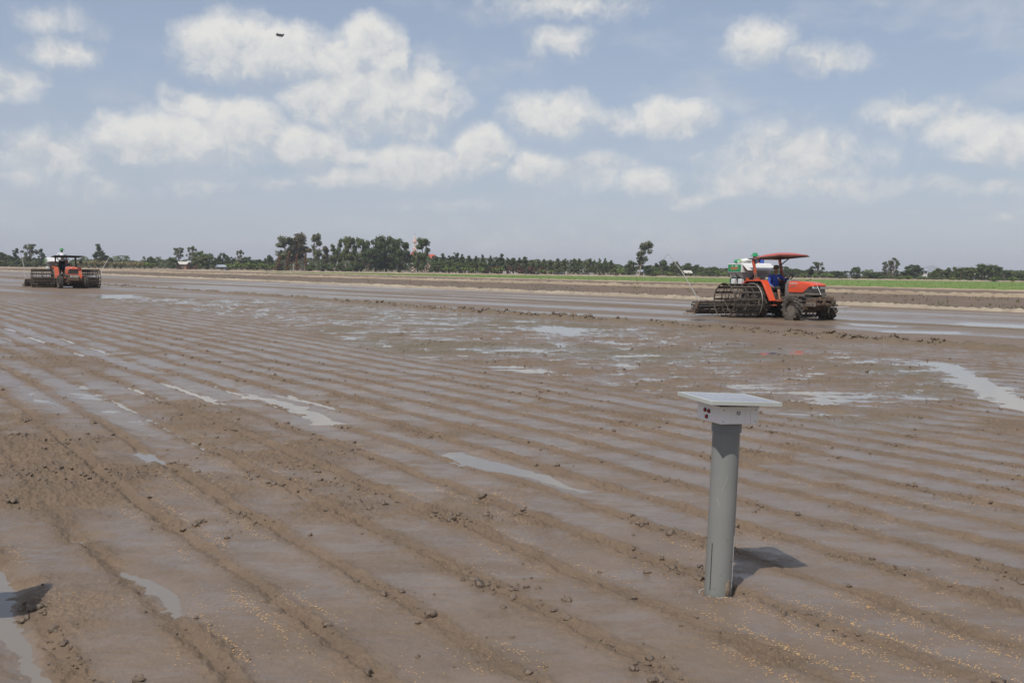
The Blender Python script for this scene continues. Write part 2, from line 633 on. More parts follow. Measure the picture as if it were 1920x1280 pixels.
STUB = gp([(100, 552), (640, 564), (1000, 596), (1290, 618), (1500, 648), (1740, 670), (1800, 700), (1830, 735), (1700, 795), (1560, 795),
           (1450, 770), (1200, 738), (960, 704), (700, 657), (520, 615), (380, 585), (230, 568)])
RIDGE = gp([(-200, 510), (0, 519.5), (190, 533.7), (480, 552.5), (640, 565), (860, 582), (1033, 595), (1280, 612.5), (1400, 623), (1613, 637), (1913, 657), (2150, 674)])
TRACK = gp([(182, 524.5), (480, 537), (960, 561), (1250, 578), (1420, 590), (1560, 600), (1920, 618), (2100, 628)])
PUDDLES = [
    ([(1735, 675), (1785, 678), (1830, 704), (1920, 742), (1990, 768), (1990, 786), (1880, 756), (1815, 722)], 1.0),
    ([(1990, 765), (1990, 800), (1840, 772), (1690, 808), (1780, 770), (1850, 752)], .42),
    ([(990, 614), (1050, 611), (1110, 617), (1080, 624), (1010, 621)], 1.0),
    ([(0, 608), (60, 610), (130, 636), (230, 656), (290, 676), (360, 698), (430, 713), (560, 748), (660, 782), (620, 790), (500, 762), (430, 737), (340, 704), (200, 678), (120, 652), (30, 630)], .52),
    ([(236, 722), (262, 728), (322, 756), (300, 754)], 1.0), ([(314, 715), (340, 720), (430, 757), (400, 757)], 1.0),
    ([(425, 727), (482, 736), (648, 790), (600, 792), (500, 757)], 1.0), ([(505, 734), (600, 752), (600, 759), (560, 754)], 1.0),
    ([(0, 704), (50, 720), (78, 743), (115, 768), (100, 770), (58, 748), (28, 724)], .9),
    ([(95, 698), (160, 708), (215, 743), (330, 800), (390, 838), (350, 834), (250, 804), (160, 772), (95, 738)], .6),
    ([(225, 840), (300, 840), (335, 858), (285, 862)], .95),
    ([(822, 846), (862, 845), (1000, 883), (1115, 920), (1080, 920), (960, 889), (858, 868)], 1.0),
    ([(228, 1052), (280, 1070), (315, 1092), (348, 1110), (352, 1150), (308, 1152), (288, 1112), (248, 1082)], .95),
    ([(-60, 1050), (30, 1058), (62, 1100), (48, 1140), (66, 1190), (95, 1250), (150, 1290), (60, 1290), (26, 1220), (-60, 1165)], .9),
    ([(122, 985), (160, 978), (172, 1003), (215, 1008), (150, 1017)], .8),
    ([(860, 682), (950, 682), (1040, 698), (960, 700)], .4), ([(1500, 728), (1560, 730), (1640, 745), (1580, 752)], .35),
    ([(1400, 760), (1500, 772), (1500, 780), (1420, 774)], .35), ([(1590, 605), (1690, 608), (1690, 613), (1600, 610)], .8),
    ([(1815, 603), (1930, 609), (1930, 613), (1830, 609)], .9), ([(1640, 618), (1790, 620), (1790, 624), (1650, 622)], .7),
    ([(185, 552), (245, 551), (255, 557), (190, 558)], .9), ([(1280, 590), (1300, 590), (1330, 600), (1290, 600)], .5),
    ([(480, 930), (600, 925), (610, 935), (500, 942)], .3), ([(1480, 1060), (1640, 1085), (1600, 1100), (1490, 1085)], .35),
    ([(680, 1000), (770, 1010), (760, 1022), (690, 1016)], .3),
]
PUDW = [(gp(p), a) for p, a in PUDDLES]
ROUGHP = [gp(p) for p in ([(-100, 760), (150, 790), (330, 850), (350, 905), (250, 965), (-100, 965)],
                          [(230, 745), (330, 750), (460, 800), (600, 830), (650, 880), (560, 905), (430, 865), (330, 805)],
                          [(-20, 645), (60, 660), (190, 668), (205, 692), (90, 694), (30, 672)],
                          [(40, 1092), (140, 1096), (165, 1130), (130, 1180), (60, 1170)], [(1840, 790), (1960, 790), (1960, 850), (1850, 830)], [(380, 895), (560, 880), (720, 960), (560, 980)])]
POST = g(1346, 1108)

def mud_height(x, y):
    r = np.hypot(x, y)
    wx, wy = wob(x, y, .35, .35)
    wx2, wy2 = wob(x, y, .06, 3.0)
    ws = sstep(poly_sd(x + wx, y + wy, STUB), -.6, .8)
    # distance beyond the ridge of clods
    beyond = np.zeros_like(x)
    px_ = np.array([p[0] for p in RIDGE]); py_ = np.array([p[1] for p in RIDGE])
    o = np.argsort(px_)
    ridge_y = np.interp(x, px_[o], py_[o])
    far = sstep(y - ridge_y, -1.0, 1.0)
    far = np.maximum(far, sstep(r, 40, 60))
    dr = line_sd(x + wx2 * 2, y + wy2 * 2, RIDGE)
    dt = line_sd(x, y, TRACK)
    wr = np.clip(1 - ws - far, 0, 1)
    # drilled beds
    bend = .0035 * (y - 8) ** 2 * .12 - .02 * x
    u = .829 * x + .559 * y + .10 * (fbm(x * .3, y * .3, 3) - .5) * 2 + bend
    al = -.559 * x + .829 * y
    k = np.floor(u / .5)
    d = (u / .5 - k - .5) * .5
    d = d + .030 * (fbm(x * 1.7, y * 1.7, 3) - .5) * 2 + .030 * (fbm(x * 11, y * 11, 4, .6) - .5) * 2
    m1 = .25 + .75 * sstep(vn(al * .55 + k * 7.7, k * 3.3), .25, .6)
    m2 = .15 + 1.1 * vn(al * .8 + 31 + k * 5.1, k * 1.7)
    m3 = vn(al * .9 + 12 + k * 2.9, k * 4.1)
    wd = .0016 * r
    groove = np.exp(-(d / (.020 + wd)) ** 2)
    band = np.exp(-(d / (.060 + wd)) ** 2)
    rid = np.exp(-np.abs(d - .045 - wd) / (.022 + wd)) * m2 + .9 * np.exp(-np.abs(d + .040 + wd) / (.020 + wd)) * m3
    brk = .30 + .80 * sstep(fbm(x * .75 + 90, y * .75, 4), .36, .58)
    rid = rid * brk
    m1 = m1 * brk
    band = band * (.45 + .55 * brk)
    clod = np.abs(fbm(x * 13, y * 13, 5, .64) - .5) * 2
    clod2 = np.abs(fbm(x * 38 + 9, y * 38, 3, .6) - .5) * 2
    patch = sstep(fbm(x * .9 + 5, y * .9, 4), .46, .66)
    near = np.exp(-(d / .085) ** 2)
    blot = sstep(fbm(x * 2.6, y * 2.6, 4), .50, .68)
    cm = np.clip(near * (.40 + .8 * patch * blot + .45 * blot) + .45 * patch * blot, 0, 1)
    rough = np.zeros_like(x)
    for p in ROUGHP:
        rough = np.maximum(rough, sstep(poly_sd(x + wx2 * 5 + wx * .5, y + wy2 * 5 + wy * .5, p), -.5, .5))
    rough = rough * (.35 + .65 * sstep(fbm(x * 1.8 + 40, y * 1.8, 4), .38, .62))
    mid = fbm(x * 3.2 + 8, y * 3.2, 5, .58) - .5
    hrow = .003 - .034 * groove * m1 + .020 * rid * (.55 + .9 * clod) + .010 * (fbm(x * 1.1, y * 1.1, 3) - .5) * 2 + .020 * mid
    hrow += .008 * (fbm(x * 5, y * 15, 4, .6) - .5) + .007 * (fbm(x * 20, y * 26, 4, .62) - .5)
    hrow = np.maximum(hrow, -.024 + .004 * mid)
    cmr = np.clip(np.maximum(cm, rough), 0, 1)
    hrow += cmr * (.050 * clod + .026 * clod2 - .010) + .008 * rough
    # unplaned stubble patch
    sn = fbm(.5 * x + .9 * y, 1.5 * (.86 * y - .5 * x), 5, .58)
    hst = -.0145 + .040 * (sn - .5) + .105 * (fbm(2.2 * x - .3 * y, y * 6.5, 5, .62) - .5) + .035 * (clod - .25) * sstep(sn, .40, .6)
    # smoothed wet strips in the far part
    fu = .66 * x + .75 * y
    fa = .75 * x - .66 * y
    st = fbm(fu * .55, fa * .05, 4)
    hfar = -.008 + .05 * (st - .48) + .012 * (fbm(x * 1.5, y * 1.5, 4) - .5)
    h = wr * hrow + ws * hst + np.clip(1 - wr - ws, 0, 1) * hfar
    # ridge pushed up by the machines, and the track under the working one
    lump = fbm(x * 2.4, y * 2.4, 4, .6)
    h += np.exp(-(dr / .26) ** 2) * (.055 + .09 * sstep(lump, .38, .7) + .04 * clod) - .02 * np.exp(-((dr - .55) / .25) ** 2)
    tk = np.exp(-(dt / .9) ** 2)
    h += tk * (.02 + .09 * (fbm(x * 1.4, y * 1.4, 5, .62) - .45))
    # puddles
    pud = np.zeros_like(x)
    for p, a in PUDW:
        sc_ = max(.03, min(.8, .02 * math.hypot(*p[0])))
        sd = poly_sd(x + wx2 * sc_ * 8 + wx * sc_ * 1.6, y + wy2 * sc_ * 8 + wy * sc_ * 1.6, p)
        pud = np.maximum(pud, a * sstep(sd, -sc_, sc_ * .9))
    h = h * (1 - .55 * pud) - .046 * pud
    # mud heaped round the foot of the post
    dp = np.hypot(x - POST.x, y - POST.y)
    h += .02 * np.exp(-((dp - .19) / .1) ** 2) * (.4 + clod) - .03 * np.exp(-(dp / .1) ** 4)
    rgh = np.clip(wr * cmr * 1.15 + ws * (.55 + .45 * sstep(sn, .42, .54)) + np.exp(-(dr / .4) ** 2) + tk * .75
                  + np.clip(1 - wr - ws, 0, 1) * (.38 + .4 * sstep(st, .45, .58)), 0, 1)
    wet = np.clip(1.0 - rgh - .60 * band * wr - wr * .45 * (.6 * sstep(fbm(x * 1.4 + 70, y * 2.4, 5, .6), .48, .64) + .6 * sstep(fbm(x * 2.6 + 30, y * 8.5, 5, .62), .47, .62)) + sstep(-h, .004, .022) * .5, 0, 1)
    tone = np.clip(ws * sstep(fbm(x * .25, y * .25, 3), .42, .62) * .8 + .7 * np.exp(-(dr / .35) ** 2) + .5 * tk, 0, 1)
    return h, wet, tone

H, WET, TONE = mud_height(X.ravel(), Y.ravel())
VV = np.stack([X.ravel(), Y.ravel(), H], 1)
idx = np.arange(NR * NTH).reshape(NR, NTH)
FF = np.stack([idx[:-1, :-1], idx[:-1, 1:], idx[1:, 1:], idx[1:, :-1]], -1).reshape(-1, 4)
# stop under the first bund
q0, q1 = g(182, yL1(182)), g(1920, yL1(1920))
nrm = Vector((-(q1.y - q0.y), q1.x - q0.x)).normalized()
side = (VV[:, 0] - q0.x) * nrm.x + (VV[:, 1] - q0.y) * nrm.y
FF = FF[(side[FF] < .25).all(1)]
used = np.zeros(len(VV), bool)
used[FF.ravel()] = True
remap = np.cumsum(used) - 1
me = np_mesh('mud_field', VV[used], remap[FF][:, ::-1], MUD, smooth=True)
for nm, arr in (('wet', WET), ('tone', TONE)):
    at = me.attributes.new(nm, 'FLOAT', 'POINT')
    at.data.foreach_set('value', np.ascontiguousarray(arr[used], dtype=np.float32))
tag(link_obj('mud_field', me), 'wet brown levelled mud field with drilled seed rows', kind='structure')

# shallow water standing in every hollow of it
wl = [g(-320, yL1(-320)), g(2300, yL1(2300))]
wv = np.array([[-5, 1.2, 0], [6, 1.2, 0], [wl[1].x, wl[1].y - .4, 0], [wl[0].x, wl[0].y - .4, 0]], float)
wv[:, 2] = -.026
tag(link_obj('puddle_water', np_mesh('puddle_water', wv, np.array([[0, 1, 2, 3]]), WATER)), 'shallow murky water standing in the hollows', kind='structure')

# --- strips of land beyond the first bund
def strip(name, ya, yb, x0, x1, nx, ny, material, z, amp, label, sc=.5):
    vs = []
    for i in range(nx + 1):
        px = x0 + (x1 - x0) * i / nx
        a, b = g(px, ya(px)), g(px, yb(px))
        for j in range(ny + 1):
            p = a.lerp(b, j / ny)
            vs.append((p.x, p.y, z))
    V = np.array(vs, np.float32)
    V[:, 2] += amp * (fbm(V[:, 0] * sc, V[:, 1] * sc, 4) - .5) * 2
    I = np.arange((nx + 1) * (ny + 1)).reshape(nx + 1, ny + 1)
    F = np.stack([I[:-1, :-1], I[1:, :-1], I[1:, 1:], I[:-1, 1:]], -1).reshape(-1, 4)
    return tag(link_obj(name, np_mesh(name, V, F, material, True)), label, kind='structure')
strip('ploughed_field', yL1, yL2, -330, 2300, 500, 60, SOIL_A, -.02, .10, 'brown ploughed field behind the pale bund')
strip('ploughed_field', yL2, yL3, -330, 2300, 400, 36, SOIL_B, 0.0, .08, 'brown ploughed strip in front of the green paddy')
strip('paddy_field', yL3, yL4, 484, 2300, 300, 24, PADDY, 0.03, .03, 'bright green strip of young rice below the trees')

def bund(name, yf, x0, x1, h, w, material, label, step=.18, lump=.5, seed=0):
    a, b = g(x0, yf(x0)), g(x1, yf(x1))
    L = (b - a).length
    t = (b - a).normalized()
    nn = Vector((-t.y, t.x, 0))
    n = int(L / step)
    prof = [(-1, -.12), (-.82, .12), (-.6, .55), (-.3, .92), (0, 1), (.3, .9), (.62, .5), (.85, .1), (1, -.12)]
    s = np.linspace(0, L, n)
    k = len(prof)
    V = np.zeros((n, k, 3), np.float32)
    scoop = np.abs(np.sin(s * math.pi / .46 + 3 * fbm(s * .3 + seed, s * 0, 2)))
    for j, (o, z) in enumerate(prof):
        wv_ = w * (1 + .35 * (fbm(s * .7 + seed, s * 0 + j * .15, 3) - .5)) + .05 * scoop * lump
        hh = h * (1 + lump * (fbm(s * 1.3 + seed, s * 0 + 4 + j * .2, 4) - .5) * 1.6 + .55 * lump * (scoop - .5))
        off = .25 * w * (fbm(s * .12 + seed, s * 0 + 9, 2) - .5) * 2
        V[:, j, 0] = a.x + t.x * s + nn.x * (o * wv_ + off)
        V[:, j, 1] = a.y + t.y * s + nn.y * (o * wv_ + off)
        V[:, j, 2] = z * hh
    I = np.arange(n * k).reshape(n, k)
    F = np.stack([I[:-1, :-1], I[1:, :-1], I[1:, 1:], I[:-1, 1:]], -1).reshape(-1, 4)
    return tag(link_obj(name, np_mesh(name, V.reshape(-1, 3), F, material, True)), label, kind='structure')
bund('earth_bund', yL1, -330, 2300, .155, .19, BUND, 'pale dry earth bund along the near mud field', lump=.8)
bund('earth_bund', yL2, -330, 2300, .24, .2, BUND2, 'low tan earth bund crossing the ploughed fields', .3, .8, 11)
bund('earth_bund', yL3, 470, 2300, .14, .25, BUND2, 'thin earth bund in front of the green paddy', .4, .6, 23)
bund('earth_bund', yL4, -330, 2300, .32, 1.2, BUND2, 'tan earth bank under the far trees', .8, .6, 31)

# --- hills far off
HILLM = mat('far_hill', (.06, .085, .05), (.09, .10, .06), .9, .01)
def hill(px, py, wpx, D, label):
    top = P(px, py, D)
    w = wpx * D / FPX
    n, m = 36, 18
    vs = []
    for i in range(n + 1):
        for j in range(m + 1):
            xx, yy = (i / n - .5) * 2, (j / m - .5) * 2
            r = math.hypot(xx, yy)
            z = max(0, 1 - r) ** 1.15
            z *= .82 + .5 * (float(fbm(np.array([xx * 3 + px]), np.array([yy * 3]), 4)[0]) - .4)
            vs.append((xx * w, yy * w * .8, z * top.z * 1.05 - 1))
    I = np.arange((n + 1) * (m + 1)).reshape(n + 1, m + 1)
    F = np.stack([I[:-1, :-1], I[1:, :-1], I[1:, 1:], I[:-1, 1:]], -1).reshape(-1, 4)
    o = link_obj('hill', np_mesh('hill', np.array(vs), F, HILLM, True))
    o.location = (top.x, D, 0)
    tag(o, label, kind='structure')
hill(1749, 495, 62, 5200, 'hazy blue hill behind the white building')
hill(1800, 496, 55, 5400, 'second hazy blue hill further right')

# --- haze
hb = MB()
hb.box((0, 0, 39), (13200, 13200, 82))
hz = bpy.data.materials.new('haze')
hz.use_nodes = True
nt_ = hz.node_tree
nt_.nodes.remove(nt_.nodes['Principled BSDF'])
pvn = nt_.nodes.new('ShaderNodeVolumePrincipled')
pvn.inputs['Color'].default_value = (.88, .91, 1.0, 1)
pvn.inputs['Density'].default_value = 0.00030
pvn.inputs['Anisotropy'].default_value = 0.0
nt_.links.new(pvn.outputs[0], nt_.nodes['Material Output'].inputs['Volume'])
tag(hb.build('haze', hz, smooth=False), 'thin pale haze over the fields', kind='stuff')
# ------------------------------------------------------------------ trees
RNG = np.random.default_rng(21)
BARK = mat('bark', (.20, .155, .115), (.12, .09, .065), .9, 14, .5)
BARK_PALE = mat('pale_bark', (.42, .37, .31), (.30, .25, .20), .85, 10, .3)
LEAF = {
    'dark': leafmat('leaf_dark', (.062, .098, .036), (.108, .142, .048)),
    'mid': leafmat('leaf_mid', (.098, .142, .046), (.160, .190, .064)),
    'grey': leafmat('leaf_grey', (.140, .158, .080), (.190, .200, .105)),
    'brown': leafmat('leaf_brown', (.20, .115, .058), (.28, .165, .08)),
    'mixed': leafmat('leaf_mixed', (.10, .11, .052), (.185, .135, .07)),
    'lime': leafmat('leaf_lime', (.15, .23, .045), (.22, .29, .07), .35),
    'tan': leafmat('leaf_tan', (.40, .30, .16), (.28, .26, .11), .3),
    'red': leafmat('leaf_red', (.13, .08, .055), (.19, .105, .068)),
}

def leaves(blobs, n, size, rng, flat=.0):
    """n leaf sprays spread through a set of ellipsoids (c, r)"""
    w = np.array([b[1][0] * b[1][1] * b[1][2] for b in blobs]) ** .75
    k = rng.choice(len(blobs), n, p=w / w.sum())
    C = np.array([b[0] for b in blobs])[k]
    R = np.array([b[1] for b in blobs])[k]
    d = rng.normal(size=(n, 3))
    d /= np.linalg.norm(d, axis=1)[:, None]
    rad = rng.random(n) ** .45
    c = C + d * R * rad[:, None] * (1 + .18 * rng.normal(size=(n, 1)))
    a = rng.normal(size=(n, 3))
    a[:, 2] *= (1 - flat)
    a /= np.linalg.norm(a, axis=1)[:, None]
    b = np.cross(a, rng.normal(size=(n, 3)))
    b /= np.linalg.norm(b, axis=1)[:, None]
    s = size * (.6 + .8 * rng.random((n, 1)))
    out = (c - C) / R + .8 * (c - np.array([0, 0, .5]))
    out /= np.maximum(np.linalg.norm(out, axis=1), 1e-6)[:, None]
    out = out + np.array([0, 0, .35]) + .35 * rng.normal(size=(n, 3))
    gn = np.cross(b, a)
    fl = (np.sum(gn * out, 1) < 0)[:, None]
    b = np.where(fl, -b, b)
    V = np.stack([c - a * s, c + b * s * .45, c + a * s, c - b * s * .45], 1).reshape(-1, 3)
    F = np.arange(4 * n).reshape(n, 4)
    return V, F, np.repeat(out, 4, 0)

def limb_mesh(name, paths, material):
    b = MB()
    for pts, rs in paths:
        b.tube(pts, rs, 6)
    return b.mesh(name, material)

def tree_mesh(kind, seed):
    """unit-height tree: (trunk mesh, crown mesh)"""
    rng = np.random.default_rng(seed)
    u = lambda a, b: a + (b - a) * rng.random()
    bark, blobs, paths = BARK, [], []
    leaf, n, size = 'mid', 1300, .034
    if kind in ('slender', 'slender_brown', 'leaning'):
        bark = BARK_PALE
        leaf = {'slender': 'grey', 'slender_brown': 'mixed', 'leaning': 'grey'}[kind]
        lean = .20 if kind == 'leaning' else u(-.03, .03)
        top = Vector((lean, u(-.03, .03), .97))
        tp = [Vector((0, 0, -.02)), Vector((lean * .25, 0, .3)), Vector((lean * .6, u(-.02, .02), .62)), top]
        paths.append((tp, [.016, .013, .009, .003]))
        for i in range(17):
            z = u(.32, .97)
            ax = lean * z ** 1.3
            ww = .125 * (1 - .72 * abs(z - .62) / .4)
            c = Vector((ax + u(-1, 1) * ww, u(-1, 1) * ww, z))
            r = u(.045, .085)
            blobs.append((tuple(c), (r, r, r * u(1.0, 1.6))))
            if i % 2:
                zb = max(z - .1, .1)
                tb = tp[0].lerp(tp[1], (zb + .02) / .32) if zb < .3 else tp[1].lerp(tp[2], (zb - .3) / .32) if zb < .62 else tp[2].lerp(tp[3], (zb - .62) / .35)
                paths.append(([tb, c], [.006, .002]))
        n, size = 1700, .030
    elif kind in ('airy',):
        leaf = 'grey'
        paths.append(([(0, 0, -.02), (u(-.03, .03), 0, .3), (u(-.06, .06), u(-.05, .05), .8)], [.026, .018, .005]))
        for i in range(30):
            a = u(0, 6.28)
            z = u(.30, .96)
            rr_ = .30 * math.sqrt(max(.05, 1 - ((z - .62) / .40) ** 2)) * u(.3, 1)
            c = Vector((rr_ * math.cos(a), rr_ * math.sin(a), z))
            r = u(.045, .085)
            blobs.append((tuple(c), (r, r, r * .8)))
            paths.append(([(0, 0, z * .6), c], [.009, .003]))
        n, size = 2200, .030
    elif kind in ('broad', 'broad_dark'):
        leaf = 'dark' if kind == 'broad_dark' else 'mid'
        paths.append(([(0, 0, -.02), (.01, 0, .2), (.02, .02, .6)], [.045, .035, .012]))
        for i in range(30):
            a = u(0, 6.28)
            z = u(.16, .90)
            rr_ = .46 * math.sqrt(max(.05, 1 - ((z - .46) / .50) ** 2)) * math.sqrt(u(.15, 1))
            c = Vector((rr_ * math.cos(a), rr_ * math.sin(a), z))
            r = u(.085, .15)
            blobs.append((tuple(c), (r, r, r * .85)))
            if i % 3 == 0:
                paths.append(([(0, 0, .18), c * .6 + Vector((0, 0, .1)), c], [.02, .012, .004]))
        n, size = 4200, .036
    elif kind in ('cone', 'cone_trunk'):
        leaf = 'dark' if kind == 'cone' else 'mid'
        z0 = .10 if kind == 'cone' else u(.16, .32)
        pw_ = u(.45, .9)
        paths.append(([(0, 0, -.02), (0, 0, .5), (u(-.01, .01), 0, .98)], [.022, .014, .003]))
        for i in range(26):
            z = z0 + (.96 - z0) * (i + rng.random()) / 26
            a = u(0, 6.28)
            ww = .27 * (1 - (z - z0) / (1.02 - z0)) ** pw_
            rr_ = ww * u(.15, .85)
            r = u(.05, .085) * (1.25 - .7 * z)
            blobs.append(((rr_ * math.cos(a), rr_ * math.sin(a), z), (r, r, r * .9)))
        n, size = 2600, .030
    elif kind in ('shrub', 'shrub_red', 'reed'):
        leaf = {'shrub': 'mid', 'shrub_red': 'red', 'reed': 'lime'}[kind]
        for i in range(6):
            paths.append(([(0, 0, -.03), (u(-.3, .3), u(-.3, .3), u(.4, .8))], [.02, .006]))
        for i in range(18):
            a = u(0, 6.28)
            rr_ = .55 * math.sqrt(u(0, 1))
            z = u(.12, .82) * (1 - .4 * rr_)
            r = u(.12, .2)
            blobs.append(((rr_ * math.cos(a), rr_ * math.sin(a), z), (r, r, r * .8)))
        n, size = 1500, .075
    V, F, LN = leaves(blobs, n, size, rng)
    V[:, 2] = np.maximum(V[:, 2], .02)
    tr = limb_mesh('trunk', paths, bark)
    return tr, leaf_normals(np_mesh('crown', V, F, LEAF[leaf]), LN)

def frond_mesh(kind, seed):
    rng = np.random.default_rng(seed)
    u = lambda a, b: a + (b - a) * rng.random()
    V, F = [], []
    def quad(a, b, c, d):
        o = len(V)
        V.extend([tuple(a), tuple(b), tuple(c), tuple(d)])
        F.append((o, o + 1, o + 2, o + 3))
    if kind == 'palm':
        tp = [Vector((0, 0, -.02)), Vector((u(-.02, .02), 0, .35)), Vector((u(-.05, .05), 0, .74))]
        tr = limb_mesh('trunk', [(tp, [.026, .019, .016])], BARK)
        c0 = tp[-1]
        for i in range(17):
            a = i * 2.4 + u(-.2, .2)
            el0 = u(-.1, 1.25)
            hd = Vector((math.cos(a), math.sin(a), 0))
            L = u(.30, .40)
            pts = []
            p = c0.copy()
            e = el0
            for k in range(7):
                pts.append(p.copy())
                p = p + (hd * math.cos(e) + Vector((0, 0, math.sin(e)))) * (L / 6)
                e -= .30 + .05 * k
            sd = Vector((-hd.y, hd.x, 0))
            for k in range(6):
                ww = .062 * math.sin(math.pi * (k + .9) / 7.2)
                for sg in (-1, 1):
                    for h in (0, .5):
                        q0_ = pts[k].lerp(pts[k + 1], h)
                        q1_ = pts[k].lerp(pts[k + 1], h + .34)
                        tip = (pts[k + 1] - pts[k]) * .5 + sd * sg * ww - Vector((0, 0, ww * .7))
                        quad(q0_, q1_, q1_ + tip, q0_ + tip)
        leaf = LEAF['mid']
    else:
        paths = []
        stems = [(u(-.35, .35), u(-.35, .35), u(.35, .6)) for _ in range(5)]
        for (sx, sy, sh) in stems:
            b0 = Vector((sx * .12, sy * .12, -.02))
            t0 = Vector((sx + u(-.05, .05), sy + u(-.05, .05), sh))
            paths.append(([b0, t0], [.05, .035]))
            for i in range(8):
                a = u(0, 6.28)
                e = u(.5, 1.4)
                hd = Vector((math.cos(a), math.sin(a), 0))
                sd = Vector((-hd.y, hd.x, 0))
                L = u(.38, .60)
                p = t0.copy()
                prev = None
                for k in range(6):
                    ww = .085 * math.sin(math.pi * (k + .6) / 6.4) + .008
                    cur = (p - sd * ww - Vector((0, 0, .02)), p.copy(), p + sd * ww - Vector((0, 0, .02)))
                    if prev:
                        quad(prev[0], prev[1], cur[1], cur[0])
                        quad(prev[1], prev[2], cur[2], cur[1])
                    prev = cur
                    p = p + (hd * math.cos(e) + Vector((0, 0, math.sin(e)))) * (L / 5)
                    e -= u(.22, .42)
        tr = limb_mesh('trunk', paths, mat('banana_stem', (.20, .19, .08), (.24, .16, .08), .8, 8))
        leaf = LEAF['tan'] if kind == 'dry_banana' else LEAF['lime']
    return tr, np_mesh('crown', np.array(V), np.array(F), leaf)

TREES = {}
def variants(kind, n):
    if kind not in TREES:
        fn = frond_mesh if kind in ('palm', 'banana', 'dry_banana') else tree_mesh
        TREES[kind] = [fn(kind, 100 + 17 * i + sum(map(ord, kind))) for i in range(n)]
    return TREES[kind]

DLINE = ([-100, 0, 480, 900, 1200, 1700, 1920, 2050], [335, 330, 300, 290, 288, 272, 264, 262])
NAT = {'slender': .30, 'slender_brown': .30, 'leaning': .34, 'airy': .68, 'broad': 1.0, 'broad_dark': 1.0, 'cone': .52, 'cone_trunk': .52,
       'shrub': 1.3, 'shrub_red': 1.3, 'reed': 1.3, 'palm': .72, 'banana': 1.2, 'dry_banana': 1.2}
NAMES = {'slender': 'eucalyptus_tree', 'slender_brown': 'eucalyptus_tree', 'leaning': 'leaning_tree', 'airy': 'airy_tree', 'broad': 'broad_tree',
         'broad_dark': 'broad_tree', 'cone': 'conical_tree', 'cone_trunk': 'conical_tree', 'shrub': 'shrub', 'shrub_red': 'shrub', 'reed': 'reed_clump',
         'palm': 'palm_tree', 'banana': 'banana_plant', 'dry_banana': 'banana_plant'}
tree_i = 0
def tree(px, ytop, wpx, kind, label, group=None, dD=0.0, root=None, swap=None):
    global tree_i
    tree_i += 1
    D = float(np.interp(px, *DLINE)) + dD
    top = P(px, ytop, D)
    Hh = top.z
    nv = 6 if kind == 'cone_trunk' else 4
    tr, cr = variants(kind, nv)[(tree_i * 7 + tree_i // 3) % nv]
    Hh *= .93 + .14 * RNG.random() if group else 1.0
    wpx *= .8 + .45 * RNG.random() if group else 1.0
    wid = wpx * D / FPX
    sx = wid / NAT[kind] * {'broad': 1.2, 'broad_dark': 1.2, 'cone': 1.25, 'cone_trunk': 1.35, 'slender': 1.08, 'slender_brown': 1.05, 'airy': 1.05}.get(kind, 1.12)
    cat = {'shrub': 'shrub', 'shrub_red': 'shrub', 'reed': 'reeds', 'banana': 'banana plant', 'dry_banana': 'banana plant', 'palm': 'palm tree'}.get(kind, 'tree')
    t = empty(NAMES[kind], Matrix.Translation((top.x - (.1 * Hh if kind == 'leaning' else 0), D, -.02)) @ Matrix.Rotation(0 if kind == 'leaning' else RNG.random() * 6.28, 4, 'Z')
              @ Matrix.Diagonal((sx, sx, Hh * 1.01, 1)))
    tag(t, label, cat, group)
    link_obj('trunk', tr, t)
    c = link_obj('crown', cr, t)
    if swap:
        c.material_slots[0].link = 'OBJECT'
        c.material_slots[0].material = LEAF[swap]
    return t

ORD = ['first', 'second', 'third', 'fourth', 'fifth', 'sixth', 'seventh', 'eighth', 'ninth', 'tenth', 'eleventh', 'twelfth', 'thirteenth', 'fourteenth',
       'fifteenth', 'sixteenth', 'seventeenth', 'eighteenth', 'nineteenth', 'twentieth', 'twenty-first', 'twenty-second', 'twenty-third', 'twenty-fourth']
def row(items, kind, what, where, group, dD=0.0, jit=0.0, swap=None):
    """alike trees in a row, counted from the left"""
    items = sorted(items)
    for i, it in enumerate(items):
        w = it[2] if len(it) > 2 else 20
        tree(it[0], it[1], w, kind, f'{what}, {ORD[i]} from left {where}', group, dD + (RNG.random() - .5) * jit, swap=swap)

# left of the picture
tree(6, 473, 30, 'broad_dark', 'dark bushy tree at the very left edge', dD=10)
tree(29, 465, 22, 'cone', 'dark conical tree just left of the leftmost airy tree')
tree(55, 456, 30, 'airy', 'airy grey-green tree behind the left marker pole')
tree(77, 466, 20, 'cone', 'slim dark conical tree left of the far tractor')
tree(185, 456, 28, 'cone', 'tall pointed conical tree right of the far tractor')
tree(196, 478, 26, 'broad_dark', 'low dark tree at the foot of the pointed conical tree', dD=4)
tree(155, 477, 20, 'palm', 'small palm right behind the far tractor', dD=12)
row([(222, 477, 22), (236, 477, 22)], 'palm', 'small palm', 'right of the pointed conical tree', 'palms right of the pointed conical tree', 10)
row([(8, 485, 20), (24, 487, 18), (44, 488, 20), (64, 488, 18), (92, 484, 20)], 'shrub', 'green shrub', 'along the bank left of the far tractor', 'shrubs left of the far tractor', -14, 6)
row([(142, 487, 16), (154, 485, 16), (166, 487, 16), (178, 485, 16), (190, 488, 16), (202, 486, 17), (214, 488, 16), (226, 487, 17), (238, 489, 16), (250, 488, 16), (262, 489, 14)],
    'dry_banana', 'tan dried banana plant', 'in the dry row right of the far tractor', 'dried banana plants', -14, 6)
row([(0, 486, 18), (112, 485, 18), (270, 488, 16), (284, 490, 16)], 'banana', 'light green banana plant', 'on the left bank', 'green banana plants on the left bank', -10, 5)
tree(272, 481, 16, 'airy', 'small pale tree right of the dried banana plants', dD=10)
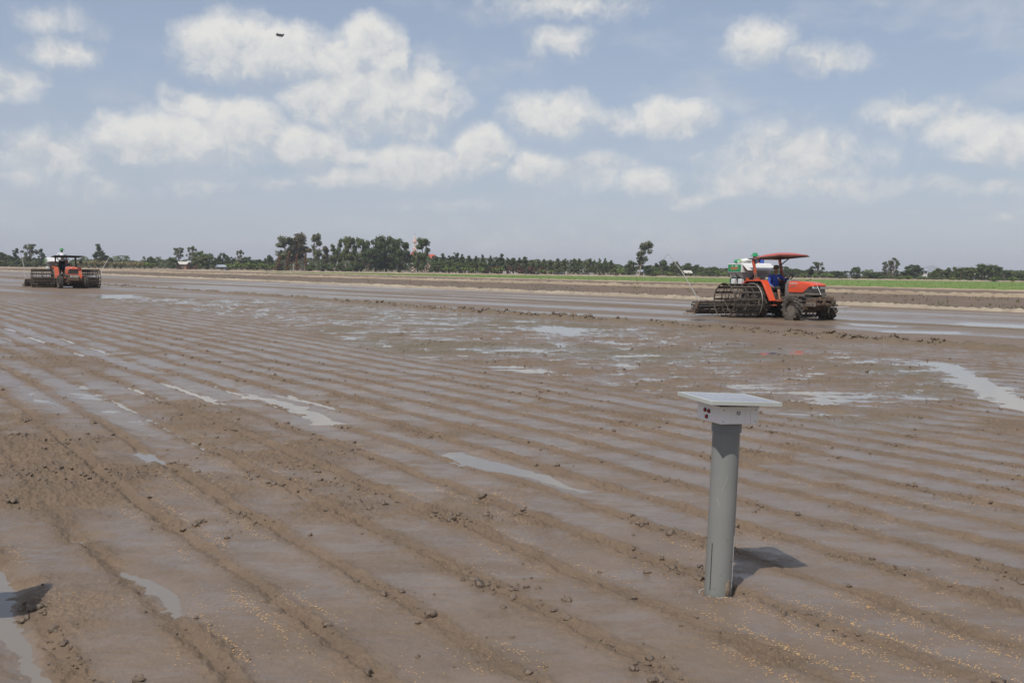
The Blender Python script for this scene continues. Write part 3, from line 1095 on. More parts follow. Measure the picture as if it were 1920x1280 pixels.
tree(285, 481, 18, 'broad_dark', 'small dark tree left of the brick house')
tree(297, 478, 18, 'palm', 'palm beside the small dark tree left of the brick house')
tree(323, 482, 18, 'broad', 'small round tree directly left of the brick house')
tree(335, 464, 24, 'airy', 'airy tree standing behind the brick house', dD=22)
tree(360, 462, 22, 'airy', 'taller airy tree right behind the pale metal roof', dD=20)
tree(374, 470, 26, 'broad', 'rounded tree right of the pale metal roof', dD=6)
tree(389, 475, 30, 'broad', 'wide green tree between the two left houses')
row([(409, 481, 18), (419, 474, 18), (432, 480, 18)], 'broad_dark', 'dark round tree', 'behind the grey shed', 'dark trees behind the grey shed', 18, 6)
tree(450, 469, 18, 'airy', 'thin airy tree above the light green banana grove')
tree(463, 481, 20, 'broad_dark', 'dark small tree right of the thin airy tree', dD=14)
tree(505, 478, 18, 'broad_dark', 'dark round tree left of the reddish tall trees', dD=10)
tree(482, 486, 26, 'broad_dark', 'low dark tree behind the light green banana grove', dD=16)
row([(432, 492, 15), (443, 491, 15), (454, 492, 15), (465, 490, 15), (476, 491, 15), (487, 492, 15), (498, 492, 15), (509, 493, 15)],
    'banana', 'light green banana plant', 'in the grove left of the reddish trees', 'banana grove left of the reddish trees', -12, 5)
# the stand in the middle
tree(534, 445, 34, 'slender', 'tall grey-green tree, leftmost of the middle stand')
tree(551, 452, 28, 'slender_brown', 'thinner brownish tree between two tall ones in the middle stand', dD=8)
tree(566, 443, 36, 'slender_brown', 'tall brown-tinged tree in the middle stand', dD=3)
row([(523, 477, 13), (541, 472, 14), (557, 474, 13), (573, 470, 14)], 'cone', 'reddish dry-leaved young tree', 'under the tall middle stand', 'reddish young trees', -8, 4, swap='brown')
tree(594, 440, 19, 'slender', 'tallest slim eucalyptus with a bare pale trunk')
tree(609, 465, 16, 'slender_brown', 'short brownish tree right of the tallest slim eucalyptus')
tree(625, 460, 14, 'slender', 'slim tree left of the dense dark grove', swap='mid')
tree(637, 450, 14, 'slender', 'taller slim tree left of the dense dark grove', swap='mid')
tree(648, 448, 16, 'slender', 'slim tree with pale trunk beside the dense dark grove', swap='mid')
tree(658, 446, 17, 'slender', 'slim tree touching the left side of the dense dark grove', swap='mid')
tree(677, 445, 34, 'broad', 'lighter broad tree at the left end of the dense grove')
tree(705, 444, 46, 'broad_dark', 'massive dark tree in the middle of the dense grove')
tree(724, 442, 44, 'broad_dark', 'tallest massive dark tree of the dense grove', dD=5)
tree(748, 447, 46, 'broad_dark', 'massive dark tree at the right end of the dense grove')
tree(690, 462, 40, 'broad_dark', 'lower dark tree in front of the dense grove', dD=-5)
tree(792, 448, 26, 'slender', 'leafy tree standing right of the church spire', swap='mid')
tree(783, 470, 22, 'broad', 'green tree hiding the foot of the church', dD=-4)
row([(602, 493, 18), (618, 490, 18), (640, 488, 22), (660, 486, 24), (530, 492, 20), (585, 494, 20)], 'shrub', 'green shrub', 'at the foot of the middle stand', 'shrubs under the middle stand', -6, 4)
# pines right of the church
row([(816, 477, 17), (830, 473, 17), (843, 477, 16), (855, 472, 17), (867, 474, 15), (879, 480, 15), (892, 477, 16), (905, 475, 16), (920, 480, 14), (931, 481, 14),
     (941, 477, 15), (952, 482, 14), (963, 482, 14), (974, 483, 14)], 'cone_trunk', 'dark pine-like tree', 'right of the church', 'dark row right of the church', 14, 10, swap='dark')
row([(985, 480, 20), (998, 486, 14), (1009, 486, 14), (1020, 487, 14), (1032, 486, 14), (1045, 483, 14), (1059, 485, 14), (1077, 485, 15), (1086, 485, 15), (1106, 485, 16),
     (1114, 485, 14), (1124, 485, 15), (1135, 486, 15), (1146, 488, 15)], 'cone_trunk', 'pointed plantation tree', 'in the even plantation row', 'even plantation row', 6, 6)
row([(822, 490, 26), (842, 488, 26), (862, 490, 24), (884, 491, 24), (905, 492, 22)], 'broad', 'light green low broad tree', 'below the row right of the church', 'low broad trees right of the church', -4, 5)
row([(916, 494, 18), (930, 495, 16), (956, 495, 18), (975, 496, 18), (996, 496, 18), (1016, 497, 18)], 'shrub_red', 'dark reddish shrub', 'under the plantation row', 'reddish undergrowth', 0, 4)
row([(835, 498, 16), (848, 499, 14), (872, 498, 15), (890, 499, 15), (905, 499, 14), (925, 500, 16), (940, 498, 16), (1018, 504, 14), (1034, 505, 13), (1156, 500, 18), (1168, 501, 16)],
    'banana', 'bright green banana plant', 'along the bank below the plantation', 'banana plants below the plantation', -14, 5)
tree(1183, 488, 20, 'broad', 'flat-layered green tree left of the leaning tall tree')
tree(1206, 449, 26, 'leaning', 'tall wind-leaning thin tree standing alone')
tree(1200, 478, 18, 'airy', 'lower airy tree at the foot of the leaning tall tree', dD=3)
tree(1217, 497, 18, 'broad_dark', 'dark bush tree right of the leaning tall tree')
tree(1241, 487, 24, 'broad_dark', 'rounded dark tree right beside the marker pole top')
tree(1266, 490, 20, 'broad', 'round tree left of the pale roofed house', dD=8)
tree(1295, 493, 34, 'broad_dark', 'wide dark tree behind the pale roofed house', dD=24)
row([(1318, 499, 22), (1338, 499, 20)], 'broad', 'low round tree', 'left of the seed hopper', 'low trees left of the seed hopper', 4)
row([(1232, 505, 14), (1250, 506, 14), (1310, 508, 14), (1347, 505, 15), (1358, 507, 14)], 'banana', 'yellow-green banana plant', 'between leaning tree and near tractor', 'banana plants left of the near tractor', -10, 4)
row([(1225, 508, 20), (1262, 509, 22), (1290, 511, 20), (1330, 511, 24)], 'shrub', 'dull green shrub', 'between leaning tree and near tractor', 'shrubs left of the near tractor', -4, 4)
tree(1388, 500, 30, 'broad', 'round tree hidden behind the hopper', dD=6)
tree(1440, 503, 30, 'broad_dark', 'dark tree behind the near driver', dD=8)
tree(1471, 499, 26, 'broad_dark', 'dark dome tree right of the near driver', dD=10)
tree(1494, 503, 22, 'broad', 'round tree directly behind the red hood', dD=4)
tree(1515, 504, 22, 'broad_dark', 'low dark tree right of the side mirror')
tree(1534, 490, 28, 'airy', 'airy tall tree right of the side mirror')
row([(1504, 511, 14), (1528, 511, 14), (1546, 510, 16), (1558, 512, 14)], 'banana', 'yellow-green banana plant', 'behind the red hood', 'banana plants behind the near tractor', -10, 4)
tree(1574, 508, 24, 'broad_dark', 'low dark tree just right of the near tractor')
tree(1588, 507, 14, 'airy', 'pale thin tree left of the low white house', dD=16)
tree(1605, 500, 18, 'broad', 'round tree above the low white house', dD=8)
tree(1629, 502, 22, 'palm', 'leafy palm right of the low white house')
tree(1643, 511, 26, 'broad_dark', 'low dark bush tree beside the leafy palm')
tree(1662, 491, 22, 'airy', 'left half of the big airy pair', dD=3)
tree(1676, 483, 28, 'airy', 'tallest airy tree right of the near tractor')
tree(1712, 496, 38, 'broad_dark', 'dense dark dome tree left of the white tower house')
tree(1743, 508, 10, 'palm', 'tiny palm right beside the white tower house', dD=10)
row([(1762, 503, 22), (1784, 500, 26), (1802, 501, 24), (1820, 500, 26)], 'broad', 'rounded green tree', 'below the hazy hills', 'rounded trees below the hills', 6, 8)
tree(1841, 494, 30, 'broad', 'high domed tree above the pale hut roof', dD=10)
tree(1862, 496, 34, 'broad', 'wide domed tree right of the pale hut roof', dD=10)
tree(1882, 505, 24, 'broad_dark', 'low dark tree left of the small right palm', dD=6)
tree(1902, 506, 16, 'palm', 'small palm near the right edge', dD=6)
tree(1918, 511, 24, 'broad_dark', 'dark tree cut by the right edge')
row([(1655, 517, 22), (1675, 518, 22), (1700, 518, 24), (1752, 518, 22), (1770, 519, 22), (1790, 519, 22), (1812, 519, 22), (1868, 520, 22), (1896, 520, 22), (1914, 520, 20), (1580, 516, 22), (1618, 517, 20)],
    'shrub', 'dark green shrub', 'along the right bank', 'shrubs along the right bank', -8, 4)
row([(1694, 516, 16), (1708, 515, 16), (1722, 516, 16), (1736, 517, 14)], 'reed', 'yellow-green reed clump', 'below the dense dark dome tree', 'reed clumps', -12, 3)
row([(1786, 518, 15), (1864, 517, 15), (1898, 518, 14)], 'banana', 'lime banana plant', 'along the right bank', 'banana plants on the right bank', -14, 3)

# the wood behind that reads as one mass
wp = ([-120, 0, 120, 260, 300, 400, 480, 520, 640, 780, 860, 980, 1100, 1150, 1180, 1260, 1350, 1450, 1560, 1640, 1740, 1760, 1850, 1930, 2060],
      [482, 483, 487, 489, 488, 488, 489, 488, 484, 484, 483, 488, 489, 494, 500, 499, 504, 505, 511, 510, 516, 507, 504, 511, 510])
NW = 30000
wx_ = RNG.uniform(-120, 2060, NW)
D_ = np.interp(wx_, *DLINE) + 30 + 26 * RNG.random(NW)
yt = np.interp(wx_, *wp) + 7.0 * fbm(wx_ * .06, wx_ * 0 + 3.3, 4) - 3.5
cr_ = np.array(CAMR)
dd = np.stack([(wx_ - 960) / FPX, -(yt - 640) / FPX, -np.ones(NW)], 1) @ cr_.T
kk = D_ / dd[:, 1]
Vw = np.stack([dd[:, 0] * kk, D_, np.maximum(.2, CAMZ + dd[:, 2] * kk) * RNG.random(NW) ** .7], 1)
aa = RNG.normal(size=(NW, 3)); aa /= np.linalg.norm(aa, axis=1)[:, None]
bb = np.cross(aa, RNG.normal(size=(NW, 3))); bb /= np.linalg.norm(bb, axis=1)[:, None]
ss = (.28 + .38 * RNG.random((NW, 1)))
VV_ = np.stack([Vw - aa * ss, Vw + bb * ss * .6, Vw + aa * ss, Vw - bb * ss * .6], 1).reshape(-1, 3)
VV_[:, 2] = np.maximum(VV_[:, 2], 0)
LNw = np.array([0, -.55, .6]) + .6 * RNG.normal(size=(NW, 3))
flw = (np.sum(np.cross(bb, aa) * LNw, 1) < 0)[:, None]
bb = np.where(flw, -bb, bb)
VV_ = np.stack([Vw - aa * ss, Vw + bb * ss * .6, Vw + aa * ss, Vw - bb * ss * .6], 1).reshape(-1, 3)
VV_[:, 2] = np.maximum(VV_[:, 2], 0)
tag(link_obj('far_wood', leaf_normals(np_mesh('far_wood', VV_, np.arange(4 * NW).reshape(NW, 4), leafmat('leaf_far', (.085, .112, .052), (.150, .165, .075))), np.repeat(LNw, 4, 0))), 'dense low wood filling the horizon behind the single trees', kind='stuff')

# ------------------------------------------------------------------ buildings
WHITEW = mat('white_wall', (.72, .72, .70), (.60, .60, .58), .8, 2)
PALEW = mat('weathered_white', (.52, .51, .48), (.36, .35, .32), .85, 3)
BRICKW = mat('brick_wall', (.42, .21, .15), (.34, .17, .12), .85, 4)
TINROOF = mat('tin_roof', (.42, .46, .50), (.33, .37, .41), .5, 1.5, 0, .2)
REDROOF = mat('red_roof', (.50, .10, .06), (.40, .08, .05), .75, 3)
THATCH = mat('pale_roof', (.62, .58, .52), (.50, .47, .42), .8, 2)
GREYW = mat('grey_wall', (.30, .30, .29), (.22, .22, .22), .85, 3)
GLASSD = mat('window_dark', (.03, .035, .04), (.02, .025, .03), .2, 3)
WOODD = mat('door_wood', (.16, .10, .06), None, .7, 5)
def house(name, label, px, ybase_eave, yridge, wpx, D, wall, roof, depth=5.0, storeys=1, nwin=2):
    c = P(px, ybase_eave, D)
    eave = c.z
    rid = P(px, yridge, D).z
    w = wpx * D / FPX
    t = empty(name, Matrix.Translation((c.x, D, 0)))
    tag(t, label, 'church' if 'church' in name else 'house')
    b = MB(); b.box((0, depth / 2, eave / 2 - .1), (w, depth, eave + .2)); b.build('wall', wall, t, False)
    b = MB()
    ov = .35
    n_ = 14
    b.prism([(-depth / 2 - ov, eave - .12), (0, rid), (depth / 2 + ov, eave - .12), (depth / 2 + ov, eave), (0, rid + .14), (-depth / 2 - ov, eave)], -w / 2 - ov, w / 2 + ov,
            Matrix.Translation((0, depth / 2, 0)) @ Matrix.Rotation(RAD(90), 4, 'Z'))
    b.build('roof', roof, t, False)
    b = MB()
    b.prism([(-depth / 2, eave), (0, rid - .02), (depth / 2, eave)], -w / 2, w / 2, Matrix.Translation((0, depth / 2, 0)) @ Matrix.Rotation(RAD(90), 4, 'Z'))
    b.build('gable', wall, t, False)
    fl = eave / storeys
    for s in range(storeys):
        for i in range(nwin):
            x = (-.5 + (i + .5) / nwin) * w
            f = MB(); f.box((x, -.03, fl * s + fl * .58), (min(1.2, w / nwin * .5), .08, fl * .42))
            fo = f.build('window', WHITEW if wall != WHITEW else GREYW, t, False)
            f = MB(); f.box((x, -.08, fl * s + fl * .58), (min(1.0, w / nwin * .4), .04, fl * .34)); f.build('pane', GLASSD, fo, False)
    f = MB(); f.box((w * .08, -.03, fl * .36), (.9, .06, fl * .72)); f.build('door', WOODD, t, False)
    return t
house('brick_house', 'small reddish brick house among the left trees', 340, 495, 491, 18, 312, BRICKW, THATCH, 4)
house('tin_roof_house', 'house with pale blue-grey metal roof beside the brick house', 355, 495, 489, 12, 316, BRICKW, TINROOF, 5)
house('grey_shed', 'low grey shed with pale roof left of the banana grove', 414, 500, 497, 18, 306, GREYW, TINROOF, 4, nwin=3)
house('white_house', 'tiny white house at the foot of the leaning tree', 1202, 509, 506.5, 12, 296, WHITEW, TINROOF, 4)
house('pale_roof_house', 'house with broad pale roof left of the near tractor', 1291, 511.5, 508, 11, 294, GREYW, THATCH, 5)
house('low_white_house', 'low white house right of the near tractor', 1605, 516, 512.5, 20, 284, WHITEW, TINROOF, 5, nwin=3)
house('tower_house', 'narrow white two-storey house below the hazy hill', 1733, 507, 504.5, 12, 286, WHITEW, TINROOF, 4, 2, 2)
house('pale_hut', 'pale gabled hut below the domed trees at right', 1842, 520, 514, 17, 282, GREYW, THATCH, 5)
# low white wall seen between the plantation trunks
for i, (xa, xb) in enumerate([(944, 968), (974, 1010), (1038, 1062), (1092, 1112)]):
    D = 296
    a, b_ = P(xa, 513, D), P(xb, 513, D)
    t = empty('boundary_wall', Matrix.Translation((a.x, D, 0)))
    tag(t, f'{ORD[i]} stretch from the left of low white wall behind the plantation trunks', 'wall', 'white wall behind the plantation')
    L = b_.x - a.x
    m_ = MB(); m_.box((L / 2, 0, .4), (L, .16, .8)); m_.build('wall_panel', PALEW, t, False)
    for k in range(3):
        m_ = MB(); m_.box((L * k / 2, -.02, .5), (.3, .3, 1.1)); m_.build('pillar', PALEW, t, False)

# church
D = 420.0
zz = lambda y: P(777, y, D).z
c = P(777.5, 500, D)
ch = tag(empty('church', Matrix.Translation((c.x, D, 0))), 'distant church with red and white steeple rising above the trees', 'church')
PINK = mat('church_pink', (.62, .40, .36), (.55, .34, .30), .8, 2)
tw = 1.75
b = MB(); b.box((0, 0, zz(466) / 2), (tw, tw, zz(466))); b.build('tower', PINK, ch, False)
for k in (-1, 1):
    for j in (-1, 1):
        b = MB(); b.box((k * tw * .5, j * tw * .5, zz(466) / 2), (.36, .36, zz(466) + .3)); b.build('corner_pier', WHITEW, ch, False)
b = MB(); b.box((0, 0, (zz(466) + zz(454)) / 2), (1.15, 1.15, zz(454) - zz(466))); bf = b.build('belfry', WHITEW, ch, False)
for k in (0, 1):
    b = MB(); b.box((0, 0, (zz(465) + zz(456)) / 2), (1.19 if k else .45, .45 if k else 1.19, (zz(456) - zz(465)) * .8)); b.build('louvre', PINK, bf, False)
b = MB(); b.lathe([(1.05, zz(454)), (1.05, zz(454) + .15), (.78, zz(452)), (.04, zz(441))], 8); sp = b.build('spire', PINK, ch, False)
for k in range(4):
    a = k * math.pi / 2 + math.pi / 8
    b = MB(); b.bar((.80 * math.cos(a), .80 * math.sin(a), zz(452)), (.05 * math.cos(a), .05 * math.sin(a), zz(441)), .22, .1); b.build('spire_rib', WHITEW, sp, False)
b = MB(); b.box((0, 0, zz(439.5)), (.1, .1, 1.3)); b.box((0, 0, zz(439)), (.55, .1, .1)); b.build('cross', GREYW, ch, False)
n0, n1_ = P(769, 500, D).x - c.x, P(812, 500, D).x - c.x
b = MB(); b.box(((n0 + n1_) / 2, 3.2, zz(484) / 2), (n1_ - n0, 6, zz(484))); b.build('nave_wall', PINK, ch, False)
b = MB(); b.prism([(-3.6, zz(484)), (0, zz(476)), (3.6, zz(484))], n0 - .4, n1_ + .4, Matrix.Translation((0, 3.2, 0)) @ Matrix.Rotation(RAD(90), 4, 'Z') @ Matrix.Diagonal((1, -1, 1, 1))); b.build('nave_roof', REDROOF, ch, False)
b = MB(); b.prism([(-1.2, zz(484)), (0, zz(471)), (1.2, zz(484))], -1.2, 1.0, Matrix.Translation((-.9, -.5, 0))); b.build('side_roof', REDROOF, ch, False)
for k in range(5):
    b = MB(); b.box((n0 + (k + .7) * (n1_ - n0) / 5.6, .16, zz(492)), (.6, .1, 1.8)); b.build('window', GLASSD, ch, False)
# ------------------------------------------------------------------ sensor post
PVC = mat('grey_pvc', (.225, .23, .22), (.20, .206, .197), .45, 3, .03, mud=.12, mudc=(.24, .22, .19))
PVC2 = mat('blue_grey_pvc', (.20, .22, .235), (.18, .20, .215), .4, 4)
WPLAST = mat('white_plastic', (.87, .86, .86), (.83, .82, .83), .4, 4, mud=.1, mudc=(.55, .5, .45))
ALU = mat('anodised_frame', (.50, .52, .49), (.45, .47, .44), .38, 3, 0, .2)
CELL = mat('solar_cell', (.30, .31, .35), (.26, .27, .31), .22, 2)
BLACK = mat('black_plastic', (.02, .02, .02), (.03, .03, .03), .5, 5)
REDL = mat('red_lens', (.42, .018, .018), (.30, .012, .014), .25, 20)
INK = mat('purple_ink', (.05, .03, .10), None, .6, 9)
SCR = mat('scratch', (.50, .50, .48), None, .7, 9)

def text(name, body, size, material, parent, M, extrude=.0006):
    cu = bpy.data.curves.new(name, 'FONT')
    cu.body = body
    cu.size = size
    cu.extrude = extrude
    cu.align_x = 'CENTER'
    cu.align_y = 'CENTER'
    cu.materials.append(material)
    tmp = bpy.data.objects.new(name, cu)
    COL.objects.link(tmp)
    bpy.context.view_layer.update()
    me = bpy.data.meshes.new_from_object(tmp.evaluated_get(bpy.context.evaluated_depsgraph_get()))
    bpy.data.objects.remove(tmp)
    o = link_obj(name, me, parent)
    o.matrix_local = M
    return o

D0 = POST.y
rg0 = np.random.default_rng(12)
TOPP = P(1363, 789, D0 + .01)
axis = (TOPP - Vector((POST.x, POST.y, 0))).normalized()
LP = (TOPP - Vector((POST.x, POST.y, 0))).length
PX = D0 / FPX
PR = 25.8 * PX
rayaz = math.atan2(POST.x, POST.y)
tilt = Vector((0, 0, 1)).rotation_difference(axis).to_matrix().to_4x4()
POSTM = Matrix.Translation((POST.x, POST.y, 0)) @ tilt @ Matrix.Rotation(RAD(33) - rayaz, 4, 'Z')
post = tag(empty('sensor_post', POSTM), 'grey pipe water sensor topped by a white box and flat solar panel', 'sensor post')
b = MB(); b.lathe([(PR * .9, -.12), (PR, -.12), (PR, LP - .045), (PR * .9, LP - .045)], 48)
pipe = b.build('pipe', PVC, post)
b = MB(); b.lathe([(PR * 1.0, LP - .052), (PR * 1.08, LP - .052), (PR * 1.09, LP - .047), (PR * 1.09, LP - .004), (PR * .9, LP - .001)], 48)
b.build('coupling', PVC2, post)
def on_pipe(an, z, dr=0.0):
    return (math.cos(an) * (PR + dr), math.sin(an) * (PR + dr), z)
camang = math.radians(-90) + rayaz - (RAD(33) - rayaz) - rayaz      # side of the pipe that faces the camera, in its own frame
camang = -math.pi / 2 - RAD(33)
b = MB()
for an, w0 in ((camang - .62, .0022),):
    b.tube([on_pipe(an, .26, .0002), on_pipe(an, .02, .0002)], w0, 6)
b.build('slot', BLACK, pipe)
b = MB(); b.tube([on_pipe(camang + 1.28, .30, 0), on_pipe(camang + 1.28, .03, 0)], .0022, 6); b.build('seam', SCR, pipe)
b = MB()
b.tube([on_pipe(camang + .20, LP - .27, .0003), on_pipe(camang + .24, LP - .285, .0003), on_pipe(camang + .05, LP - .315, .0003), on_pipe(camang - .12, LP - .345, .0003)], .0009, 4)
b.build('scratch', SCR, pipe)
b = MB()
b.tube([on_pipe(camang - .45, LP - .385, .0003), on_pipe(camang - .32, LP - .40, .0003), on_pipe(camang - .26, LP - .425, .0003)], .0008, 4)
b.build('scratch', SCR, pipe)
S2 = 82 * PX / 2
BH = 33 * PX
b = MB(); b.box((0, 0, LP + BH / 2), (2 * S2, 2 * S2, BH)); hb_ = b.build('sensor_box', WPLAST, post, bevel=.004)
b = MB(); b.box((0, 0, LP + BH * .93), (2 * S2 + .006, 2 * S2 + .006, BH * .14)); b.build('box_lid', WPLAST, hb_, bevel=.002)
for fx, fz in ((.646, .62), (.488, .60), (.573, .26)):
    y = -S2 + fx * 2 * S2
    M = Matrix.Translation((-S2 - .001, y, LP + fz * BH)) @ Matrix.Rotation(RAD(-90), 4, 'Y')
    q = MB(); q.lathe([(.0108, -.002), (.0108, .003), (.0098, .004), (.0094, .0042)], 20, M, 0)
    rim = q.build('lens_rim', BLACK, hb_)
    q = MB(); q.lathe([(.0096, .003), (.0086, .0065), (.005, .0088), (.0008, .0096)], 18, M); q.build('lens', REDL, hb_)
for k in (-.42, -.1, .32, .6):
    q = MB(); q.box((k * S2, -S2 - .0008, LP + BH * .42), (.006, .003, BH * .80)); q.build('box_rib', WPLAST, hb_, bevel=.001)
text('number_mark', '10', .026, INK, hb_, Matrix.Translation((-.10 * S2, -S2 - .0026, LP + .62 * BH)) @ Matrix.Rotation(RAD(90), 4, 'X') @ Matrix.Rotation(RAD(-12), 4, 'Z'))
PS = 144 * PX / 2
PT = .020
PZ = LP + BH + .015
panel = empty('solar_panel', Matrix.Identity(4))
panel.parent = post
panel.matrix_local = Matrix.Translation((-.004, -.010, PZ)) @ Matrix.Rotation(RAD(-5.5), 4, 'Z') @ Matrix.Rotation(RAD(1.0), 4, 'Y')
fw = .013
for (cx_, cy_, sx_, sy_) in ((0, -PS + fw / 2, 2 * PS, fw), (0, PS - fw / 2, 2 * PS, fw), (-PS + fw / 2, 0, fw, 2 * PS - 2 * fw - .001), (PS - fw / 2, 0, fw, 2 * PS - 2 * fw - .001)):
    q = MB(); q.box((cx_, cy_, PT / 2), (sx_, sy_, PT)); q.build('frame_bar', ALU, panel, bevel=.0012)
q = MB(); q.box((0, 0, PT - .006), (2 * PS - 2 * fw, 2 * PS - 2 * fw, .006)); q.build('back_sheet', ALU, panel, False)
nc = 6
cs = (2 * PS - 2 * fw) / nc
for i in range(nc):
    for j in range(nc):
        q = MB(); q.box((-PS + fw + cs * (i + .5), -PS + fw + cs * (j + .5), PT - .0022), (cs * .955, cs * .955, .0022)); q.build('solar_cell', CELL, panel, False)
for k in (-.05, .62):
    q = MB(); q.box((k * S2 + .03, -S2 * .93, LP + BH + .0078), (.028, .035, .0145)); q.build('bracket', BLACK, post, bevel=.001)
q = MB(); q.box((0, 0, LP + BH + .0078), (S2 * 1.2, S2 * 1.2, .0145)); q.build('mount_block', BLACK, post)
b = MB(); b.ring((-.016, .004, -.011), PR * 1.15, .003, 'z', 40, 8); b.build('liner_rim', SCR, post)
b = MB(); b.ball(on_pipe(camang + .75, .028, -.004), (.018, .014, .04), 12, 8); b.ball(on_pipe(camang + .8, .055, -.004), (.010, .010, .028), 10, 6)
b.build('mud_smear', mat('dried_mud', (.27, .21, .155), (.20, .15, .11), .9, 40, .6), post)

q = MB()
for k in range(45):
    an = camang + (rg0.random() - .5) * 3.0
    z_ = .02 + .30 * rg0.random() ** 2.2
    s_ = .0008 + .0024 * rg0.random() ** 3
    q.ball(on_pipe(an, z_, 0), (s_, s_, s_ * (1 + 1.5 * rg0.random())), 6, 4)
q.build('mud_specks', MATS['dried_mud'], post)
for sx_, sz_ in ((-.86, .16), (.86, .16), (-.86, .8), (.86, .8)):
    q = MB(); q.lathe([(.004, 0), (.004, .0015), (.002, .002)], 10, Matrix.Translation((sx_ * S2, -S2 - .0002, LP + sz_ * BH)) @ Matrix.Rotation(RAD(90), 4, 'X')); q.build('screw', ALU, hb_)

def copy_tree(o, parent=None):
    c_ = o.copy()
    COL.objects.link(c_)
    if parent is not None:
        c_.parent = parent
        c_.matrix_local = o.matrix_local.copy()
    for ch_ in list(o.children):
        copy_tree(ch_, c_)
    return c_
bpy.context.view_layer.update()

shadow_post = copy_tree(post)  # guessed duplicate, out of view, added to cast the lower left shadow
shadow_post.matrix_world = Matrix.Translation((-2.78, 4.12, 0)) @ Matrix.Rotation(RAD(20), 4, 'Z')
tag(shadow_post, 'unseen copy of the sensor post, added to cast the lower left shadow', 'sensor post')

# ------------------------------------------------------------------ tractors
ORANGE = mat('orange_paint', (.70, .085, .026), (.62, .075, .025), .36, 3, 0, 0, mud=.22, coat=.35)
ORANGE_M = mat('orange_paint_muddy', (.60, .085, .03), (.50, .07, .028), .45, 3, 0, 0, mud=.62, coat=.1)
REDCAN = mat('red_canopy', (.55, .095, .06), (.46, .08, .055), .45, 2.5, .05, 0, mud=.22, mudc=(.55, .38, .30), coat=.2)
DARKCAN = mat('dark_canopy', (.075, .075, .08), (.055, .055, .06), .5, 2.5, .05)
MUDDY = mat('muddy_metal', (.105, .082, .062), (.055, .047, .04), .78, 7, .5)
MUDDYL = mat('muddy_grey_panel', (.19, .165, .14), (.13, .11, .09), .8, 5, .4)
RUST = mat('muddy_rust', (.155, .10, .068), (.075, .057, .043), .85, 9, .6)
RUBBER = mat('muddy_rubber', (.10, .082, .066), (.045, .04, .036), .85, 9, .5)
GRILLE = mat('grille_black', (.018, .018, .02), (.03, .03, .03), .45, 6)
LAMP = mat('headlight_glass', (.62, .66, .66), (.5, .54, .55), .15, 8)
STEELB = mat('bare_steel', (.33, .31, .29), (.17, .15, .13), .5, 9, .2, .5)
WHITEP = mat('white_rod', (.72, .71, .68), None, .5, 6)
SEATM = mat('black_vinyl', (.025, .025, .027), None, .6, 8)
GREYP = mat('grey_cowl', (.20, .195, .19), (.15, .145, .14), .7, 4, .2, mud=.4)
WLET = mat('white_letters', (.78, .77, .75), None, .5, 6)

def rrect(x, w, z0, z1, r, k=5, taper=1.0):
    """section across the tractor at x: square bottom, rounded top"""
    pts = [(x, -w / 2, z0)]
    for i in range(k + 1):
        a = math.pi - math.pi / 2 * i / k
        pts.append((x, -w / 2 * taper + r + r * math.cos(a), z1 - r + r * math.sin(a)))
    for i in range(k + 1):
        a = math.pi / 2 - math.pi / 2 * i / k
        pts.append((x, w / 2 * taper - r + r * math.cos(a), z1 - r + r * math.sin(a)))
    pts.append((x, w / 2, z0))
    return [Vector(p) for p in pts]

def lug_tyre(R, w, nl, lug, side=1):
    b = MB()
    prof = [(R * .60, -w * .36), (R * .72, -w * .48), (R * .90, -w * .5), (R * .965, -w * .40), (R * .975, 0), (R * .965, w * .40), (R * .90, w * .5), (R * .72, w * .48), (R * .60, w * .36)]
    b.lathe(prof + [prof[0]], 40, Matrix.Rotation(RAD(90), 4, 'X'), caps=False)
    for i in range(nl):
        for s in (-1, 1):
            a = 2 * math.pi * (i + (.5 if s > 0 else 0)) / nl
            a2 = a + .30
            p0 = Vector((math.cos(a) * R, s * .02, math.sin(a) * R))
            p1 = Vector((math.cos(a2) * R * .95, s * w * .5, math.sin(a2) * R * .95))
            b.bar(p0, p1, lug * 1.1, lug * 1.5, up=(math.cos(a), 0, math.sin(a)))
    return b

def wheel(parent, x, y, R, w, nl, lug, sgn, name):
    t = lug_tyre(R, w, nl, lug)
    o = t.build(name, RUBBER, parent)
    o.location = (x, y, R)
    o.rotation_euler = (0, random.random() * 3, 0)
    r_ = MB()
    M = Matrix.Rotation(RAD(90 * sgn), 4, 'X')
    r_.lathe([(R * .62, -.02), (R * .60, w * .30), (R * .52, w * .22), (R * .25, w * .10), (R * .22, w * .22), (R * .06, w * .25)], 28, M)
    r_.build('rim', MUDDYL, o)
    h_ = MB()
    for k in range(6):
        a = k * math.pi / 3
        h_.ball((R * .16 * math.cos(a), -sgn * w * .24, R * .16 * math.sin(a)), .022, 8, 5)
    h_.build('hub_bolts', RUST, o)
    return o

